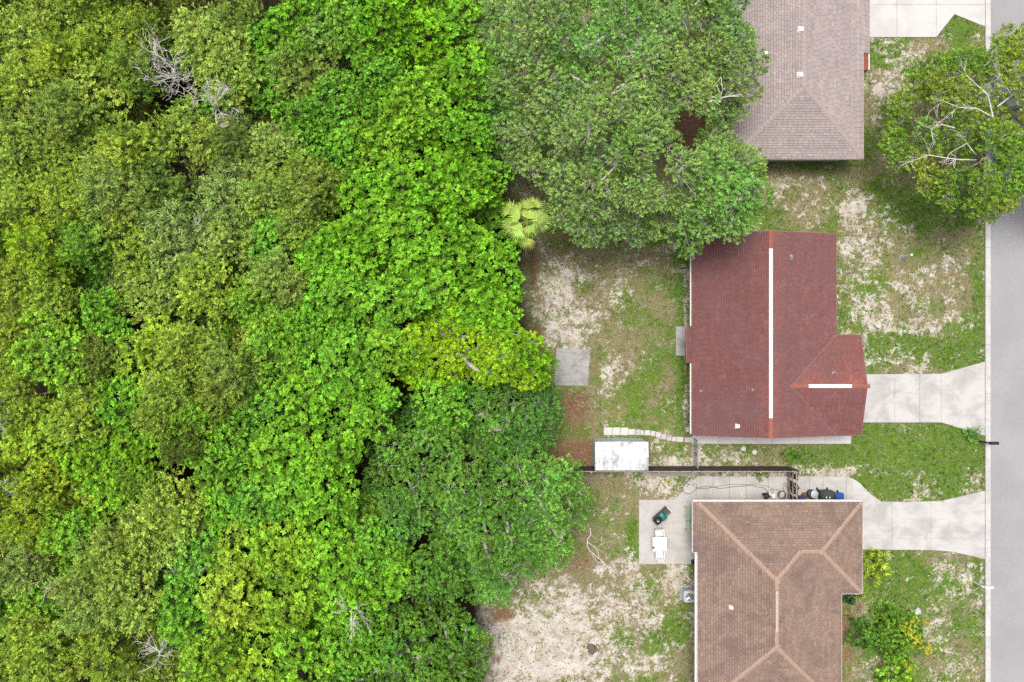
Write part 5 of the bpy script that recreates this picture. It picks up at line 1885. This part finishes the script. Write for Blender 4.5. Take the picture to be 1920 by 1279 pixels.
fb_ = empty('fallen_branch', Zb(480, 740) + (0,), label='pale fallen branch lying on the dry yard beside the patio', cat='branch')
ox, oy = Zb(480, 740)
for nm, rad, pts in (('limb', .035, [(300, 110), (320, 260), (250, 350), (240, 430), (240, 520), (300, 610), (400, 690), (500, 780), (640, 900), (700, 980), (730, 1050)]),
                     ('limb', .024, [(245, 425), (350, 480), (440, 550), (480, 640), (500, 780)]),
                     ('twig', .014, [(450, 530), (540, 475), (630, 430), (760, 385)]), ('twig', .014, [(470, 560), (520, 600), (580, 620)]),
                     ('twig', .016, [(340, 690), (420, 790), (490, 880), (440, 970)]), ('twig', .016, [(730, 1040), (720, 1130), (700, 1170)]), ('twig', .016, [(735, 1045), (790, 1110), (785, 1180)]),
                     ('twig', .016, [(735, 1040), (850, 1070), (910, 1110), (905, 1165)]), ('twig', .014, [(740, 1030), (860, 1040), (920, 1060), (1000, 1035)]), ('twig', .014, [(780, 1000), (850, 960), (920, 900)]),
                     ('twig', .012, [(800, 940), (820, 1000), (780, 1040)]), ('twig', .012, [(350, 280), (400, 330), (450, 365)]), ('twig', .012, [(920, 1060), (960, 1110), (1010, 1150)])):
    p3 = []
    for i, q in enumerate(pts):
        a = Zb(*q)
        p3.append((a[0] - ox, a[1] - oy, .05 + .06 * math.sin(i * 1.3) ** 2))
    MB().tube(p3, [rad * (1 - .45 * i / len(p3)) for i in range(len(p3))], 6).build(nm, M_dead, fb_)


# ------------------------------------------------------------------ palms
def fan_palm(px, py, hgt, size, nf, rgb, label, seed, name='fan_palm', cat='palm'):
    rng = np.random.default_rng(seed)
    x, y = P(px, py, hgt)
    root = empty(name, (x, y, 0), label=label, cat=cat)
    MB().tube([(0, 0, -.1), (.03, 0, hgt * .5), (0, 0, hgt - .1)], [.16, .13, .14], 9).build('trunk', M_bark, root)
    for k in range(nf):
        t = k / nf
        az = k * 2.39996
        az += rng.normal(0, .3)
        el = 1.1 - 1.6 * t + rng.normal(0, .2)
        pl = size * rng.uniform(.12, .72)
        d = Vector((math.cos(az) * math.cos(el), math.sin(az) * math.cos(el), math.sin(el)))
        o = Vector((0, 0, hgt))
        e = o + d * pl + Vector((0, 0, -.08 * t))
        f = MB()
        tone = rng.uniform(.8, 1.2)
        tw = (tone * rng.uniform(1, 1.2), tone, tone, 1)
        f.tube([o, o.lerp(e, .5) + Vector((0, 0, .05)), e], [.022, .016, .012], 4, False, col=tw)
        d = Vector((math.cos(az), math.sin(az), .25 - .55 * t + rng.normal(0, .12))).normalized()
        side = d.cross(Vector((0, 0, 1))).normalized()
        up = side.cross(d).normalized()
        nl = 13
        for j in range(nl):
            a = (j - (nl - 1) / 2) / (nl - 1) * 2.3
            ll = size * .46 * (1 - .14 * abs(a) ** 1.5 / 2) * rng.uniform(.9, 1.08)
            dv = (d * math.cos(a) + side * math.sin(a) + up * .12).normalized()
            sv = dv.cross(up).normalized() * .030 * size
            mid = e + dv * ll * .55
            tip = e + dv * ll + Vector((0, 0, -.20 * size * rng.uniform(.4, 1.6)))
            q = up * .018
            c2 = tuple(v * rng.uniform(.85, 1.2) for v in tw[:3]) + (1,)
            f.add([e, mid + sv, tip, mid - sv, mid - q * 1.2], [(0, 1, 4), (1, 2, 4), (2, 3, 4), (3, 0, 4)], c2)
        o_ = f.build('frond', M_frond, root)
        o_.color = leafcol(rgb) if t < .8 else leafcol((min(255, rgb[0] * 1.05), rgb[1] * .86, rgb[2] * .8))
    return root


fan_palm(988, 415, 6.2, 1.6, 22, (140, 178, 78), 'yellow green fan palm where the oak, the woodland and the yard meet', 2)
fan_palm(930, 296, 3.4, 1.1, 13, (78, 150, 62), 'dark green palmetto half hidden between the woodland and the large oak', 3)
fan_palm(688, 988, 5.2, .95, 11, (120, 172, 70), 'small fan palm among lime green leaves at the edge of the broad oak', 4)


# ------------------------------------------------------------------ shrubs by the houses
def shrub(name, label, px, py, rx, ry, h, rgb, style, per, seed, nl=9, flower=None, cat='shrub', r=(.26, .42)):
    rng = np.random.default_rng(seed)
    x, y = P(px, py, h * .6)
    root = empty(name, (x, y, 0), label=label, cat=cat)
    lc, lr = dome_lobes(1.0, h * .8, nl, rng, r)
    lr = lr * (rx + ry) / 2 / 30
    lc = lc * np.array([rx / 30, ry / 30, 1])
    pos, ax, tone = lobe_shoots(lc, lr, per, rng, inner=.15)
    pos[:, 2] = np.maximum(pos[:, 2], .03)
    st = STYLE[style] if isinstance(style, str) else style
    V, T, C = leaves(pos, ax, tone, rng, st['n'], st['L'], st['ln'], st['wd'], st['spread'])
    o = link('foliage', np_mesh('foliage', V, T, M_leaf, C), root)
    o.color = leafcol(rgb)
    m = MB()
    for c in lc:
        m.tube([(0, 0, -.05), Vector(c) * .5, c], [.025, .018, .01], 5, False)
    m.build('stem', M_trunkdark, root)
    if flower:
        for (fx, fy, fr, nfl) in flower:
            cx, cy = P(fx, fy, h * .8)
            pp = np.stack([cx - x + rng.normal(0, fr / 60, nfl), cy - y + rng.normal(0, fr / 60, nfl), h * .85 + rng.uniform(-.15, .15, nfl)], 1)
            V, T, C = leaves(pp, rng.normal(0, .3, (nfl, 3)) + np.array([0, 0, 1]), np.ones((nfl, 3)) * rng.uniform(.8, 1.1, (nfl, 1)), rng, 7, .03, .10, .06, (.7, 1.3))
            f = link('blossom', np_mesh('blossom', V, T, M_leaf, C), root)
            f.color = (.52, .50, .05, 1)
    return root


shrub('croton_bush', 'golden green croton bush at the corner of the brown roof house', 1636, 1063, 30, 33, 1.1, (160, 160, 52), dict(n=9, L=.22, ln=.30, wd=.075, spread=(.5, 1.1)), 13, 71)
shrub('shrub', 'low yellow green leaves under the brown roof corner', 1612, 1108, 15, 16, .6, (150, 160, 48), STYLE['b'], 14, 72, 5)
shrub('shrub', 'dark green leaves tucked in the angle of the brown roof house', 1590, 1124, 14, 13, .7, (56, 92, 52), STYLE['r'], 18, 73, 5)
shrub('flowering_shrub', 'large green shrub with yellow blossom in the lawn of the brown roof house', 1672, 1190, 72, 50, 1.9, (92, 136, 40), STYLE['b'], 24, 74, 14, [(1705, 1180, 22, 46), (1716, 1200, 12, 20), (1738, 1213, 13, 26), (1668, 1176, 12, 9), (1735, 1168, 9, 9)], 'shrub', (.22, .36))
shrub('shrub', 'rounded dark green bush on the house side of the yellow blossomed shrub', 1622, 1192, 34, 32, 1.3, (66, 122, 44), STYLE['b'], 22, 75, 7)
shrub('flowering_shrub', 'bright lime shrub with one yellow cluster at the bottom edge', 1680, 1258, 48, 36, 1.2, (112, 160, 42), STYLE['r'], 16, 76, 8, [(1702, 1252, 13, 22)])
shrub('shrub', 'small dense green weed at the corner of the white driveway of the red roof house', 1820, 813, 16, 10, .35, (92, 140, 62), STYLE['p'], 16, 77, 6)
shrub('shrub', 'low dark weedy plant beside the fence end and the white sand', 1487, 852, 24, 16, .45, (84, 124, 40), STYLE['f'], 14, 78, 6)
shrub('shrub', 'tiny weed clump under the side yard fence near the gate', 1423, 890, 16, 5, .35, (110, 140, 48), STYLE['f'], 30, 79, 4)


def tussock(px, py, r, n, col, label):
    rng = np.random.default_rng(int(px))
    x, y = P(px, py)
    a = rng.uniform(0, 6.283, n)
    L = rng.uniform(.5, 1.0, n) * r
    lean = rng.uniform(.25, 1.25, n)
    b = np.stack([rng.normal(0, .06, n), rng.normal(0, .06, n), np.zeros(n)], 1)
    sd = np.stack([-np.sin(a), np.cos(a), np.zeros(n)], 1) * .012
    d = np.stack([np.cos(a) * np.sin(lean), np.sin(a) * np.sin(lean), np.cos(lean)], 1)
    mid = b + d * (L * .6)[:, None]
    tip = mid + (d + np.array([0, 0, -.7])) * (L * .4)[:, None]
    V = np.stack([b - sd, b + sd, mid + sd * .8, mid - sd * .8, tip], 1).reshape(-1, 3)
    q = np.arange(n)[:, None] * 5
    T = np.concatenate([q + np.array([[0, 1, 2]]), q + np.array([[0, 2, 3]]), q + np.array([[3, 2, 4]])])
    C = np.repeat(np.array([col]) * rng.uniform(.7, 1.25, (n, 1)), 5, 0)
    tag(link('grass_tussock', np_mesh('grass_tussock', V, T, M_grass, C), None, (x, y, 0)), label, 'ornamental grass')


tussock(1608, 1138, 1.0, 420, (.46, .42, .26), 'pale straw tussock of ornamental grass beside the brown roof house')
tussock(1590, 1155, .8, 260, (.40, .34, .19), 'smaller tan grass tussock nearer the house wall')
x, y = P(1668, 1255, .3)
MB().bbox(-.30, .30, -.10, .10, .0, .34, .03).build('trough', M_white_pl, None, (x, y, 0), (0, 0, .2), label='white trough half hidden among the shrubs at the bottom edge', cat='trough')
for px, py, sx, sy, lb in ((1719, 1146, .22, .17, 'pale white rock above the yellow blossomed shrub'), (1110, 1216, .34, .26, 'dark burnt stump in the sand below the patio'), (1652, 1262, .16, .14, 'small grey rock beside the white trough')):
    rng = np.random.default_rng(int(px))
    bm = bmesh.new()
    bmesh.ops.create_icosphere(bm, subdivisions=2, radius=1)
    for v in bm.verts:
        k = 1 + .25 * float(rng.normal())
        v.co = Vector((v.co.x * sx * k, v.co.y * sy * k, max(-.02, v.co.z * .16 * k + .04)))
    me = bpy.data.meshes.new('rock')
    bm.to_mesh(me)
    bm.free()
    dark = 'stump' in lb
    me.materials.append(M_trunkdark if dark else M_conc_new)
    x, y = P(px, py)
    tag(link('tree_stump' if dark else 'rock', me, None, (x, y, 0)), lb, 'stump' if dark else 'rock')
